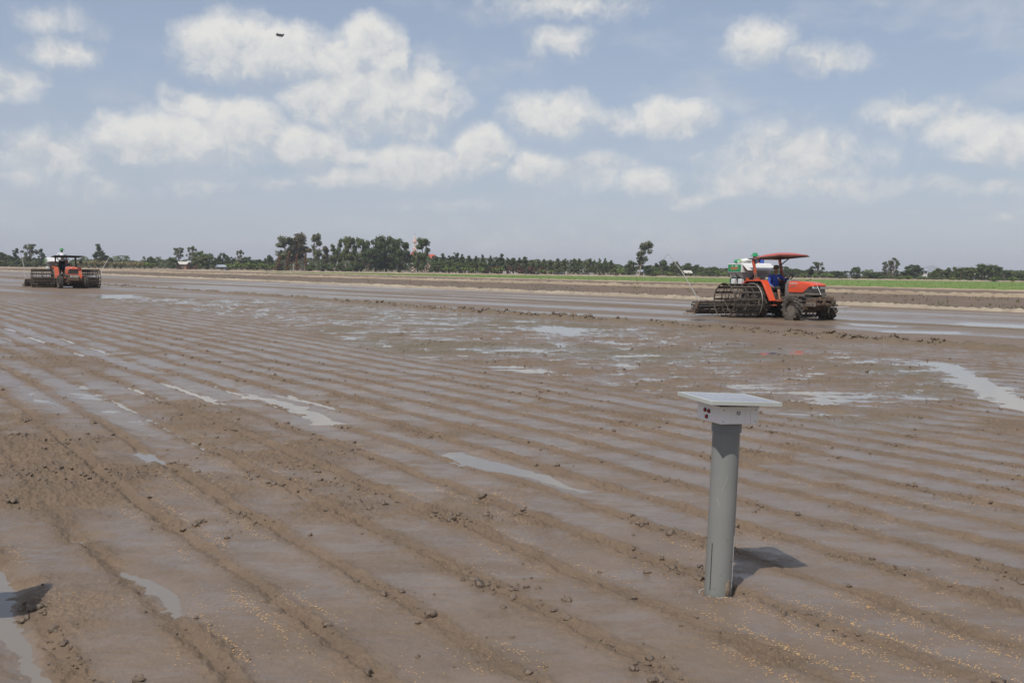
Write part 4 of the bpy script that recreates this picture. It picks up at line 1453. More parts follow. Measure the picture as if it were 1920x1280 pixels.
def cage_wheel(parent, sgn, R=.625, y0=.80, y1=2.0):
    hub = MB()
    hub.tube([(0, 0, 0), (0, sgn * (y1 - y0), 0)], .05, 10)
    for yy in (0.02, (y1 - y0) * .5, (y1 - y0)):
        for k in range(6):
            a = k * math.pi / 3 + .2
            hub.tube([(0, sgn * yy, 0), (R * math.cos(a), sgn * yy, R * math.sin(a))], .014, 6)
    o = hub.build('cage_wheel', MUDDY, parent)
    o.location = (0, sgn * y0, R)
    n = 5
    for i in range(n):
        h_ = MB()
        r = R if i in (0, n - 1) else R - .035
        h_.ring((0, sgn * (y1 - y0) * i / (n - 1), 0), r, .022 if i in (0, n - 1) else .016, 'y', 40, 7)
        h_.build('hoop', STEELB if i == 0 else MUDDY, o)
    nb = 15
    for k in range(nb):
        a = 2 * math.pi * k / nb + .13
        c_ = MB()
        u = Vector((math.cos(a), 0, math.sin(a)))
        tn = Vector((-math.sin(a), 0, math.cos(a)))
        c_.bar(u * (R - .01), u * (R - .01) + Vector((0, sgn * (y1 - y0), 0)), .07, .010, up=u)
        c_.bar(u * (R - .045) + tn * .03, u * (R - .045) + tn * .03 + Vector((0, sgn * (y1 - y0), 0)), .008, .06, up=u)
        c_.build('cross_bar', MUDDY, o)
    return o

def build_tractor(name, label, M, style):
    random.seed(5 if style == 'A' else 9)
    T = tag(empty(name, M), label, 'tractor')
    hoodm = ORANGE if style == 'A' else mat('orange_paint_dusty', (.58, .10, .045), (.50, .09, .04), .5, 3, 0, 0, mud=.46, mudc=(.26, .20, .15))
    # frame, engine, gearbox
    b = MB(); b.box((1.1, 0, .62), (3.0, .34, .34)); b.box((.15, 0, .72), (.9, .5, .42)); b.box((1.95, 0, .80), (1.1, .42, .30)); b.box((0, 0, .64), (.34, 1.5, .26))
    b.build('chassis', MUDDY, T, bevel=.02)
    b = MB(); b.box((2.17, 0, .46), (.16, 1.2, .15)); b.tube([(2.17, -.74, .40), (2.17, .74, .40)], .055, 8); b.box((2.17, -.55, .50), (.22, .18, .2)); b.box((2.17, .55, .50), (.22, .18, .2))
    b.build('front_axle', RUST, T, bevel=.015)
    # bonnet
    if style == 'A':
        secs = [rrect(1.40, .60, .98, 1.36, .07), rrect(1.75, .61, .98, 1.365, .08), rrect(2.15, .61, .98, 1.355, .09), rrect(2.42, .60, 1.16, 1.33, .09), rrect(2.60, .57, 1.20, 1.285, .06), rrect(2.66, .52, 1.215, 1.25, .03)]
    else:
        secs = [rrect(1.40, .60, .95, 1.38, .12), rrect(1.9, .61, .95, 1.41, .16), rrect(2.3, .61, .97, 1.40, .18), rrect(2.52, .60, 1.20, 1.36, .13), rrect(2.62, .56, 1.24, 1.30, .06)]
    b = MB(); b.loft(secs); hood = b.build('bonnet', hoodm, T, angle=30)
    b = MB(); b.box((1.80, 0, .90), (.85, .56, .16)); b.box((2.25, 0, .86), (.5, .50, .18)); b.build('side_panel', MUDDYL, T, bevel=.02)
    if style == 'A':
        b = MB(); b.box((2.40, 0, 1.08), (.40, .575, .24)); gr = b.build('grille', GRILLE, T, bevel=.02)
        for k in range(5):
            q = MB(); q.box((2.41, 0, .985 + .034 * k), (.405, .585, .010)); q.build('grille_slat', STEELB, gr, False)
        for s in (-1, 1):
            q = MB(); q.box((2.615, s * .155, 1.16), (.03, .25, .085)); q.build('headlight', LAMP, T, bevel=.012)
            q = MB(); q.box((2.53, s * .297, 1.165), (.12, .012, .07)); q.build('side_light', LAMP if s > 0 else GRILLE, T, bevel=.004)
        text('lettering', 'KUBOTA', .105, WLET, hood, Matrix.Translation((1.66, -.309, 1.285)) @ Matrix.Rotation(RAD(90), 4, 'X'), .001)
        q = MB(); q.box((1.66, -.308, 1.18), (.30, .004, .022), (0, RAD(-6), 0)); q.build('stripe', GREYP, hood, False)
        b = MB(); b.box((2.45, 0, .93), (.42, .62, .07)); b.build('chin_panel', MUDDYL, T, bevel=.02)
    else:
        b = MB(); b.box((2.44, 0, 1.10), (.30, .56, .30)); gr = b.build('grille', GRILLE, T, bevel=.03)
        for k in range(7):
            q = MB(); q.box((2.445, 0, .985 + .036 * k), (.30, .565, .008)); q.build('grille_slat', GREYP, gr, False)
        for s in (-1, 1):
            q = MB(); q.box((2.575, s * .20, 1.275), (.06, .20, .065), (s * RAD(-18), 0, s * RAD(10))); q.build('headlight', LAMP, T, bevel=.015)
        q = MB(); q.box((2.45, 0, .915), (.32, .60, .07)); q.build('lower_trim', hoodm, T, bevel=.015)
    # weights and their bracket
    b = MB(); b.box((2.72, 0, .74), (.36, .62, .06)); b.box((2.86, 0, .60), (.08, .92, .10)); b.box((2.62, -.30, .66), (.5, .06, .24)); b.box((2.62, .30, .66), (.5, .06, .24))
    br = b.build('front_bracket', RUST, T, bevel=.015)
    if style == 'A':
        for k in range(5):
            q = MB(); q.box((2.80 + .04 * (k % 2), -.37 + .185 * k, (.70, .76, .68, .78, .72)[k]), (.24, (.10, .06, .12, .07, .10)[k], (.24, .15, .20, .13, .26)[k]), (0, RAD((4, -8, 2, 10, -5)[k]), RAD((5, -6, 0, 8, -4)[k]))); q.build('weight', RUST, br, bevel=.02)
        q = MB(); q.box((2.70, -.40, .58), (.44, .10, .14)); q.build('side_arm', MUDDYL, br, bevel=.02)
    else:
        q = MB(); q.box((2.82, 0, .80), (.22, .50, .16)); q.build('white_plate', mat('dirty_white', (.45, .42, .38), (.3, .27, .23), .7, 8), br, bevel=.02)
        q = MB(); q.box((2.84, 0, .62), (.24, .52, .18)); q.build('weight', RUST, br, bevel=.02)
    # dashboard and steering
    b = MB(); b.loft([rrect(1.12, .46, .80, 1.30, .10), rrect(1.25, .56, .80, 1.42, .12), rrect(1.41, .58, .85, 1.38, .10)]); b.build('dashboard', GREYP, T)
    b = MB(); b.tube([(1.18, 0, 1.28), (.98, 0, 1.47)], .025, 8)
    sw = b.build('steering_column', BLACK, T)
    b = MB()
    Ms = Matrix.Translation((.97, 0, 1.48)) @ Matrix.Rotation(RAD(-38), 4, 'Y')
    b.ring((0, 0, 0), .20, .017, 'z', 28, 8)
    for k in range(3):
        a = k * 2.094
        b.tube([(0, 0, -.02), (.19 * math.cos(a), .19 * math.sin(a), 0)], .011, 6)
    w_ = b.build('steering_wheel', BLACK, sw)
    w_.matrix_local = Ms
    # deck, step, seat
    b = MB(); b.box((.86, 0, .66), (.72, 1.10, .05)); b.box((.98, -.62, .50), (.30, .10, .04)); b.tube([(.98, -.60, .50), (.9, -.52, .66)], .015, 6)
    b.build('foot_plate', ORANGE_M, T, bevel=.008)
    b = MB(); b.box((.24, 0, .93), (.46, .46, .13)); st = b.build('seat', SEATM, T, bevel=.04)
    b = MB(); b.box((.02, 0, 1.17), (.11, .44, .42), (0, RAD(-10), 0)); b.build('seat_back', SEATM, st, bevel=.04)
    b = MB(); b.box((.2, 0, .80), (.34, .3, .16)); b.build('seat_base', MUDDY, T)
    for s in (-1, 1):
        q = MB(); q.tube([(.45, s * .34, .85), (.5, s * .33, 1.12)], .012, 6); q.ball((.5, s * .33, 1.14), .028, 8, 6); q.build('lever', BLACK if s > 0 else ORANGE_M, T)
    # fenders
    for s in (-1, 1):
        y0, y1 = s * .56, s * .82
        prof = [(-.62, 1.12), (-.52, 1.28), (-.34, 1.37), (.50, 1.385), (.60, 1.35), (.72, 1.18), (1.06, .66), (1.00, .64), (.66, 1.13), (.54, 1.29), (.46, 1.335), (-.32, 1.32), (-.48, 1.24), (-.58, 1.10)]
        q = MB(); q.prism(prof, min(y0, y1), max(y0, y1)); fd = q.build('fender', hoodm, T, bevel=.012)
        q = MB(); q.prism([(-.58, 1.12), (-.34, 1.33), (.50, 1.345), (.70, 1.15), (1.0, .66), (.6, .62), (-.4, .7)], s * .50, s * .555); q.build('inner_panel', MUDDY, fd)
        q = MB(); q.box((-.42, s * .70, 1.405), (.05, .13, .06)); q.build('rear_light', mat('amber_lamp', (.6, .16, .03), None, .25, 9), fd, bevel=.01)
    # wheels
    for s in (-1, 1):
        wheel(T, 2.17, s * .74, .42, .26, 14, .05, s, 'front_wheel')
        wheel(T, 0, s * .62, .64, .34, 18, .06, s, 'rear_wheel')
        cage_wheel(T, s)
    # roof
    if style == 'A':
        cx_, L_, W_, zc, crown_ = .42, 1.75, 1.34, 2.19, .13
        pm, rim_m, zpost = REDCAN, MUDDY, 2.14
    else:
        cx_, L_, W_, zc, crown_ = .35, 1.35, 1.72, 2.05, .05
        pm, rim_m, zpost = DARKCAN, DARKCAN, 2.03
    n, m = 20, 16
    vs = []
    for top in (0, 1):
        for i in range(n + 1):
            for j in range(m + 1):
                a_, c_ = (i / n - .5) * 2, (j / m - .5) * 2
                rr_ = max(abs(a_), abs(c_)) ** 1
                z = crown_ * (1 - abs(a_) ** 2.6) * (1 - abs(c_) ** 2.6) * (1 if top else .88) + (.03 if top else 0) + (.075 * a_ if style == 'A' else .02 * a_)
                k_ = 1 - .06 * (a_ * a_ * c_ * c_)
                vs.append((cx_ + a_ * L_ / 2 * k_, c_ * W_ / 2 * k_, zc + z))
    fs = []
    I = lambda t_, i, j: t_ * (n + 1) * (m + 1) + i * (m + 1) + j
    for i in range(n):
        for j in range(m):
            fs.append((I(1, i, j), I(1, i + 1, j), I(1, i + 1, j + 1), I(1, i, j + 1)))
            fs.append((I(0, i, j), I(0, i, j + 1), I(0, i + 1, j + 1), I(0, i + 1, j)))
    for i in range(n):
        for j in (0, m):
            q = (I(0, i, j), I(0, i + 1, j), I(1, i + 1, j), I(1, i, j))
            fs.append(q if j == 0 else q[::-1])
    for j in range(m):
        for i in (0, n):
            q = (I(0, i, j), I(1, i, j), I(1, i, j + 1), I(0, i, j + 1))
            fs.append(q if i == 0 else q[::-1])
    b = MB(); b.add(vs, fs); can = b.build('canopy', pm, T, angle=50)
    b = MB()
    hx, hy = L_ / 2, W_ / 2
    rimp = [(cx_ - hx * .99, -hy * .97, zc - .055 + .0), (cx_ + hx * .99, -hy * .97, zc + .05), (cx_ + hx * .99, hy * .97, zc + .05), (cx_ - hx * .99, hy * .97, zc - .055)]
    for k in range(4):
        b.bar(rimp[k], rimp[(k + 1) % 4], .05, .035)
    b.bar((cx_ - .45, -hy * .95, zc - .03), (cx_ - .45, hy * .95, zc - .03), .05, .04)
    b.bar((cx_ + .2, -hy * .95, zc), (cx_ + .2, hy * .95, zc), .04, .03)
    b.build('canopy_frame', rim_m, can)
    for s in (-1, 1):
        q = MB()
        q.bar((-.02, s * .60, 1.36), (-.26, s * .60, zpost - .02), .10, .07, up=(0, 1, 0))
        q.box((.0, s * .60, 1.42), (.24, .12, .10))
        q.build('roof_post', ORANGE_M if style == 'A' else MUDDY, T, bevel=.008)
        q = MB(); q.bar((-.20, s * .60, zpost - .22), (.30, s * .60, zc + .0), .03, .03); q.build('roof_brace', MUDDY, T)
    # side mirror, hitch
    b = MB(); b.tube([(1.42, .36, 1.34), (1.46, .62, 1.42), (1.46, .62, 1.64)], .012, 6); b.build('mirror_arm', BLACK, T)
    b = MB(); b.box((1.46, .62, 1.70), (.05, .22, .17), (0, 0, RAD(12))); b.build('mirror', BLACK, T, bevel=.02)
    for s in (-1, 1):
        q = MB(); q.bar((-.15, s * .3, .60), (-1.15, s * .42, .48), .05, .07); q.build('lift_arm', MUDDY, T)
    q = MB(); q.tube([(-.2, 0, .95), (-1.1, 0, .85)], .03, 8); q.build('top_link', MUDDY, T)
    if style == 'A':
        q = MB(); q.tube([(2.60, -.12, 1.30), (2.84, -.10, .92)], .010, 6); q.build('guide_rod', WHITEP, T)
        q = MB(); q.tube([(2.86, .30, .50), (2.92, 1.05, .52)], .012, 6); q.tube([(2.92, 1.05, .52), (2.8, .85, .26)], .006, 5); q.build('guide_rod', WHITEP, T)
    return T

def levelling_roller(M, label, style):
    T = tag(empty('levelling_roller', M), label, 'field roller')
    R, half, x = .22, 2.22, -1.52
    ax = MB(); ax.tube([(x, -half, R + .12), (x, half, R + .12)], .04, 8); ax.build('roller_axle', MUDDY, T)
    for i in range(9):
        q = MB(); q.ring((x, -half + 2 * half * i / 8, R + .12), R, .016, 'y', 26, 6); q.build('roller_ring', MUDDY if i else STEELB, T)
    for k in range(11):
        a = 2 * math.pi * k / 11
        q = MB(); u = Vector((math.cos(a) * R, 0, math.sin(a) * R))
        q.bar(Vector((x, -half, R + .12)) + u, Vector((x, half, R + .12)) + u, .045, .012, up=u); q.build('roller_bar', MUDDY, T)
    q = MB(); q.box((x - .36, 0, .15), (.07, 2 * half + .25, .16)); q.build('levelling_board', MUDDYL, T, bevel=.01)
    q = MB(); q.bar((x + .35, -half, .52), (x + .35, half, .52), .09, .09); q.build('tool_bar', MUDDY, T)
    for s in (-1, 1):
        q = MB(); q.prism([(x - .20, .10), (x + .06, .10), (x + .20, .30), (x + .40, .56), (x + .24, .58), (x - .02, .38), (x - .14, .26)], s * (half + .03) - .02, s * (half + .03) + .02)
        q.build('end_plate', RUST, T)
        q = MB(); q.box((x - .20, s * (half + .10), .09), (.62, .16, .05)); q.build('skid', mat('worn_skid', (.36, .32, .26), (.25, .2, .16), .7, 9), T, bevel=.01)
        q = MB(); q.bar((x + .35, s * .42, .52), (-1.1, s * .42, .50), .05, .08); q.build('link_arm', MUDDY, T)
    # mud clinging to the cage
    q = MB()
    rg = np.random.default_rng(3)
    for k in range(60):
        yy = (rg.random() * 2 - 1) * half
        a = rg.random() * 6.28
        q.ball((x + math.cos(a) * R * .8, yy, R + .12 + math.sin(a) * R * .8), (.05 + .06 * rg.random(), .07 + .1 * rg.random(), .05 + .05 * rg.random()), 8, 6)
    q.build('clinging_mud', MUDDY, T)
    out = 1.22 if style == 'A' else .55
    for s in ((-1,) if style == 'A' else (-1, 1)):
        o_ = out if style == 'A' else (.30 if s < 0 else .85)
        q = MB()
        a0 = Vector((x + .30, s * half, .54))
        tp = Vector((x + .30 - (.25 if style == 'A' else 0), s * (half + o_), 2.28 if style == 'A' else 2.32))
        mid = a0.lerp(tp, .55) + Vector((0, s * -.04, .05))
        q.tube([a0, mid, tp], [.020, .016, .010], 7); pl_ = q.build('marker_pole', WHITEP, T)
        q = MB(); q.tube([tp, tp + Vector((0, s * .16, -.13)), tp + Vector((0, s * .26, -.33))], .006, 5); q.build('pole_cord', STEELB, pl_)
    return T

GREENP = mat('green_sign', (.025, .26, .105), (.022, .23, .09), .45, 4)
TEAL = mat('teal_paint', (.02, .13, .12), (.018, .10, .095), .5, 5, 0, 0, mud=.3)
HOPW = mat('hopper_white', (.72, .72, .71), (.64, .64, .63), .45, 4, mud=.14, mudc=(.45, .40, .34))
HOPG = mat('hopper_grey', (.52, .53, .54), (.44, .45, .46), .45, 5, mud=.2, mudc=(.3, .26, .22))
ORTXT = mat('orange_print', (.75, .22, .08), None, .6, 9)
def seed_spreader(M, label):
    T = tag(empty('seed_spreader', M), label, 'seed spreader')
    x0, x1, hw = -1.69, -.81, .66
    b = MB(); b.box(((x0 + x1) / 2, 0, 1.80), (x1 - x0, 2 * hw, .32)); hop = b.build('hopper', HOPW, T, bevel=.015)
    for s in (-1, 1):
        q = MB(); q.box(((x0 + x1) / 2 - .02, s * (hw + .004), 1.80), (.78, .012, .26)); sg = q.build('sign_panel', GREENP, hop, False)
        sx = 1 if s < 0 else -1
        for k, (zz_, ww, mt, xo) in enumerate(((1.875, .05, WLET, -.12), (1.875, .14, WLET, .12), (1.82, .42, ORTXT, 0), (1.785, .50, ORTXT, 0), (1.75, .30, ORTXT, -.03))):
            l_ = MB(); l_.box(((x0 + x1) / 2 - .02 + xo, s * (hw + .012), zz_), (ww, .004, .045 if k < 2 else .020)); l_.build('sign_print', mt, sg, False)
    for s in (-1, 1):
        q = MB()
        yc = s * hw * .52
        for xc in ((x0 + x1) / 2 - .20, (x0 + x1) / 2 + .22):
            top = [Vector((xc - .20, yc - .33, 1.635)), Vector((xc + .20, yc - .33, 1.635)), Vector((xc + .20, yc + .33, 1.635)), Vector((xc - .20, yc + .33, 1.635))]
            bot = [Vector((xc - .08, yc - .10, 1.40)), Vector((xc + .08, yc - .10, 1.40)), Vector((xc + .08, yc + .10, 1.40)), Vector((xc - .08, yc + .10, 1.40))]
            q.loft([bot, top])
        q.build('funnel', HOPG, T)
        for xc in ((x0 + x1) / 2 - .20, (x0 + x1) / 2 + .22):
            o_ = MB(); o_.box((xc, s * hw * .80, 1.29), (.20, .16, .22)); o_.build('outlet', HOPW, T, bevel=.02)
    q = MB(); q.add([(x1 - .06, -hw, 1.975), (x1 - .06, hw, 1.975), (x1 + .34, hw, 1.72), (x1 + .34, -hw, 1.72), (x1 - .06, -hw, 1.99), (x1 - .06, hw, 1.99), (x1 + .34, hw, 1.735), (x1 + .34, -hw, 1.735)],
                    [(0, 1, 2, 3), (7, 6, 5, 4), (0, 4, 5, 1), (1, 5, 6, 2), (2, 6, 7, 3), (3, 7, 4, 0)]); q.build('sloping_lid', HOPW, T, False)
    q = MB(); q.box((-1.25, 0, 1.25), (.5, .7, .34)); q.tube([(-1.62, -.5, 1.30), (-1.62, .5, 1.30)], .17, 14); q.build('blower', TEAL, T, bevel=.02)
    for s in (-1, 1):
        q = MB(); q.bar((-1.1, s * .36, .5), (-1.1, s * .36, 1.65), .06, .06); q.bar((-1.55, s * .36, 1.1), (-.9, s * .36, 1.1), .05, .05); q.bar((-1.55, s * .36, 1.1), (-1.55, s * .36, 1.65), .05, .05); q.build('mounting_frame', TEAL, T)
    q = MB(); q.box((-.55, 0, .86), (.55, 1.0, .05)); q.bar((-.8, -.4, .86), (-1.1, -.36, .6), .05, .05); q.bar((-.8, .4, .86), (-1.1, .36, .6), .05, .05); q.build('standing_platform', MUDDY, T)
    q = MB(); q.box((-1.92, 1.10, .86), (.5, .6, .05)); q.bar((-1.75, .85, .84), (-1.5, .36, 1.05), .05, .05); q.bar((-1.1, .36, .7), (-1.75, 1.0, .84), .05, .05); q.build('side_platform', MUDDY, T)
    return T

# ------------------------------------------------------------------ people
SKIN = mat('skin', (.36, .19, .12), (.31, .16, .10), .55, 12)
NAVY = mat('blue_shirt', (.042, .085, .42), (.034, .066, .33), .8, 14, .15)
DENIM = mat('dark_shirt', (.018, .026, .075), (.014, .02, .055), .85, 14, .15)
WSHIRT = mat('white_shirt', (.76, .77, .80), (.68, .70, .74), .8, 14, .15)
DTROU = mat('dark_trousers', (.030, .033, .030), (.022, .024, .022), .85, 12, .2)
KHAT = mat('olive_hat', (.055, .06, .025), (.04, .045, .02), .85, 20, .2)
GHAT = mat('green_hat', (.02, .30, .12), (.018, .24, .10), .8, 12, .1)
YBAND = mat('yellow_band', (.45, .40, .08), None, .8, 12)

def remesh(o, vox, smooth=3):
    m_ = o.modifiers.new('remesh', 'REMESH')
    m_.mode = 'VOXEL'
    m_.voxel_size = vox
    m_.use_smooth_shade = True
    s_ = o.modifiers.new('smooth', 'SMOOTH')
    s_.factor = .5
    s_.iterations = smooth

def hand(b, wrist, along, side, r=1.0, curl=.5):
    """palm, four unequal fingers and a thumb"""
    along = along.normalized()
    side = (side - along * side.dot(along)).normalized()
    nn = along.cross(side)
    b.ball(wrist + along * .05, (.030, .030, .030), 10, 7)
    b.tube([wrist, wrist + along * .04, wrist + along * .085], [.024, .034, .034], 8)
    for k, L in enumerate((.066, .076, .072, .056)):
        o_ = wrist + along * .085 + side * (.030 - .020 * k)
        p1 = o_ + along * L * .5 - nn * L * .12
        p2 = p1 + (along * (1 - curl) - nn * curl).normalized() * L * .3
        p3 = p2 + (along * (1 - 1.6 * curl) - nn * curl * 1.2).normalized() * L * .25
        b.tube([o_ - along * .02, o_, p1, p2, p3], [.010, .0105, .0095, .009, .0075], 7)
    t0 = wrist + along * .03 + side * .03
    t1 = t0 + (along * .6 + side * .8).normalized() * .035
    b.tube([wrist + along * .02, t0, t1, t1 + (along - nn * .4).normalized() * .03], [.014, .013, .011, .009], 7)

def person(label, M, J, shirt, trousers, hat, shorts=False, face=(1, 0, 0), group=None):
    V3 = Vector
    J = {k: V3(v) for k, v in J.items()}
    feet = (J['ankR'] + J['ankL']) / 2 + V3((0, 0, -.07))
    J = {k: v - feet for k, v in J.items()}
    fc = V3(face).normalized()
    lf = V3((0, 0, 1)).cross(fc).normalized()
    Mw = M @ Matrix.Translation(feet)
    b = MB()
    hd = J['head']
    b.ball(hd, (.078, .078, .105), 16, 12)
    b.ball(hd + fc * .03 + V3((0, 0, -.05)), (.055, .055, .06), 12, 8)
    b.ball(hd + fc * .088 + V3((0, 0, -.012)), (.014, .014, .022), 8, 6)
    b.ball(hd + fc * .076 + V3((0, 0, -.058)), (.012, .024, .007), 8, 5)
    b.ball(hd + fc * .066 + V3((0, 0, .022)), (.02, .05, .012), 8, 5)
    for s in (-1, 1):
        b.ball(hd + lf * s * .080 + V3((0, 0, -.005)), (.016, .010, .028), 8, 6)
    b.tube([J['chest'] + V3((0, 0, .1)), J['neck'], hd + V3((0, 0, -.04))], [.07, .054, .054], 10)
    b.tube([J['pel'], J['pel'].lerp(J['chest'], .5), J['chest'], J['neck'] - V3((0, 0, .03))], [.125, .12, .135, .08], 12)
    for s in 'RL':
        b.tube([J['chest'], J['sho' + s], J['sho' + s].lerp(J['elb' + s], .5), J['elb' + s], J['wri' + s].lerp(J['elb' + s], .4), J['wri' + s]], [.09, .062, .05, .042, .038, .026], 9)
        al = (J['wri' + s] - J['elb' + s])
        hand(b, J['wri' + s], al, fc if s == 'R' else fc)
        b.tube([J['pel'], J['hip' + s], J['hip' + s].lerp(J['kne' + s], .5), J['kne' + s], J['kne' + s].lerp(J['ank' + s], .35), J['ank' + s]], [.11, .09, .075, .055, .056, .036], 10)
        b.tube([J['ank' + s], J['ank' + s] + V3((0, 0, -.045)), J['ank' + s] + fc * .10 + V3((0, 0, -.05)), J['ank' + s] + fc * .17 + V3((0, 0, -.055))], [.036, .04, .035, .024], 8)
    body = b.build('person', SKIN)
    body.matrix_world = Mw
    remesh(body, .009, 2)
    tag(body, label, 'person', group)
    b = MB()
    b.tube([J['pel'] + V3((0, 0, -.03)), J['pel'].lerp(J['chest'], .4), J['chest'], J['chest'].lerp(J['neck'], .6), J['neck'] - V3((0, 0, .015))], [.155, .148, .168, .13, .075], 14)
    for s in 'RL':
        b.tube([J['chest'].lerp(J['sho' + s], .3) + V3((0, 0, .03)), J['sho' + s], J['sho' + s].lerp(J['elb' + s], .5), J['elb' + s], J['wri' + s].lerp(J['elb' + s], .12)], [.10, .085, .068, .060, .045], 10)
    sh = b.build('shirt', shirt, body)
    remesh(sh, .014, 3)
    q = MB()
    ft = J['chest'] + fc * .165 + lf * .075 + V3((0, 0, .05))
    q.ball(ft, (.014, .032, .036), 10, 8)
    q.build('chest_badge', WLET if shirt != WSHIRT else GHAT, sh)
    b = MB()
    for s in 'RL':
        low = .12 if shorts else .96
        b.tube([J['pel'] + V3((0, 0, .05)), J['hip' + s], J['hip' + s].lerp(J['kne' + s], .5), J['kne' + s], J['kne' + s].lerp(J['ank' + s], low)], [.135, .115, .095, .082, .075 if shorts else .06], 10)
    tr_ = b.build('trousers', trousers, body)
    remesh(tr_, .014, 3)
    q = MB()
    for s in (-1, 1):
        q.ball(hd + fc * .072 + lf * s * .030 + V3((0, 0, .008)), (.008, .008, .006), 8, 6)
    q.build('eyes', BLACK, body)
    q = MB(); q.ball(hd - fc * .018 + V3((0, 0, .025)), (.082, .082, .088), 14, 10); q.build('hair', BLACK, body)
    if hat is not None:
        Mh = Matrix.Translation(hd + V3((0, 0, .055)))
        q = MB(); q.lathe([(.175, -.035), (.17, -.022), (.12, .0), (.096, .012), (.093, .06), (.078, .085), (.03, .095), (.001, .096)], 24, Mh, 0, False)
        q.lathe([(.175, -.036), (.12, -.004), (.09, .008)], 24, Mh, 0, False)
        ho = q.build('hat', hat, body)
        if hat is not GHAT or shirt is WSHIRT:
            q = MB(); q.lathe([(.098, .008), (.0985, .03)], 24, Mh, 0, False); q.build('hat_band', YBAND, ho)
    return body

# near tractor
rt_ = ray(1442, 595)
rv = Vector((rt_.x, rt_.y, 0)).normalized()
tv = Vector((rv.y, -rv.x, 0))
def heading_matrix(px, D, tr, z):
    p = P(px, 595, D)
    r_ = Vector((p.x, p.y, 0)).normalized()
    t_ = Vector((r_.y, -r_.x, 0))
    hd_ = (t_ * tr - r_ * math.sqrt(1 - tr * tr)).normalized()
    an = math.atan2(hd_.y, hd_.x)
    return Matrix.Translation((p.x, p.y, z)) @ Matrix.Rotation(an, 4, 'Z')
MA = heading_matrix(1442, 36.5, .62, -.035)
build_tractor('tractor', 'near orange tractor under a red roof with open cage wheels', MA, 'A')
levelling_roller(MA, 'muddy cage roller and levelling board behind the near tractor', 'A')
seed_spreader(MA, 'white seed hopper with green sign mounted behind the near tractor')
person('driver in blue shirt and dark shorts wearing a brimmed hat on near tractor', MA, {
    'pel': (.24, 0, 1.06), 'chest': (.25, 0, 1.40), 'neck': (.29, 0, 1.60), 'head': (.33, -.01, 1.775),
    'shoR': (.25, -.20, 1.52), 'elbR': (.30, -.30, 1.27), 'wriR': (.48, -.31, 1.16), 'shoL': (.27, .20, 1.52), 'elbL': (.50, .28, 1.36), 'wriL': (.80, .17, 1.48),
    'hipR': (.28, -.10, 1.03), 'kneR': (.70, -.18, 1.10), 'ankR': (.80, -.20, .76), 'hipL': (.28, .10, 1.03), 'kneL': (.72, .16, 1.12), 'ankL': (.85, .16, .76)},
    NAVY, DTROU, KHAT, True, (.92, -.38, 0))
person('helper in blue with green hat bending over the seed hopper behind red roof', MA, {
    'pel': (-1.95, 1.12, 1.68), 'chest': (-1.92, .94, 2.05), 'neck': (-1.88, .82, 2.14), 'head': (-1.84, .69, 2.25),
    'shoR': (-2.08, .92, 2.08), 'elbR': (-2.06, .80, 1.86), 'wriR': (-1.80, .62, 1.94), 'shoL': (-1.74, .96, 2.08), 'elbL': (-1.62, .88, 1.86), 'wriL': (-1.52, .66, 1.98),
    'hipR': (-2.04, 1.12, 1.64), 'kneR': (-2.04, 1.10, 1.26), 'ankR': (-2.04, 1.16, .955), 'hipL': (-1.86, 1.12, 1.64), 'kneL': (-1.86, 1.10, 1.26), 'ankL': (-1.86, 1.16, .955)},
    NAVY, DTROU, GHAT, False, (.15, -1, -.1))
b = MB()
n = 8
vs = []
for i in range(n + 1):
    for j in range(n + 1):
        vs.append((.20 * (i / n - .5), .012 * math.sin(i * 1.3 + j * .7), .20 * (j / n - .5)))
fs = [(i * (n + 1) + j, (i + 1) * (n + 1) + j, (i + 1) * (n + 1) + j + 1, i * (n + 1) + j + 1) for i in range(n) for j in range(n)]
b.add(vs, fs)
cl = b.build('cloth', mat('pale_blue_cloth', (.30, .55, .66), (.26, .48, .58), .8, 9))
so = cl.modifiers.new('solid', 'SOLIDIFY'); so.thickness = .006
cl.matrix_world = MA @ Matrix.Translation((.53, -.40, 1.08)) @ Matrix.Rotation(RAD(-40), 4, 'Z') @ Matrix.Rotation(RAD(22), 4, 'Y')
tag(cl, 'pale blue cloth in the near driver\'s hand', 'cloth')
# bags on the hopper
BAGW = mat('white_bag', (.72, .74, .70), (.64, .66, .62), .7, 6, .1)
BAGG = mat('green_bag', (.03, .30, .12), (.025, .25, .10), .6, 6, .1)
for nm, c_, r_, mt, lb in (('seed_bag', (-1.18, -.28, 2.05), (.30, .26, .10), BAGW, 'plump white seed bag lying on the near hopper'),
                           ('seed_bag', (-1.50, -.30, 2.05), (.17, .22, .08), BAGG, 'green folded bag lying at the back of the near hopper')):
    q = MB(); q.ball((0, 0, 0), r_, 20, 12, 0, (0, RAD(-8), RAD(10)))
    for i, p in enumerate(q.v):
        w_ = .012 * math.sin(p[0] * 31 + p[1] * 17) + .008 * math.sin(p[1] * 43)
        q.v[i] = (p[0], p[1], p[2] + w_)
    o_ = q.build(nm, mt)
    o_.matrix_world = MA @ Matrix.Translation(c_)
    tag(o_, lb, 'bag', 'bags on the near hopper')
    if mt is BAGW:
        q = MB(); q.ball((.02, -.235, .02), (.13, .02, .045), 14, 8); q.build('bag_print', mat('yellow_green_print', (.50, .52, .08), (.1, .4, .15), .6, 14), o_)

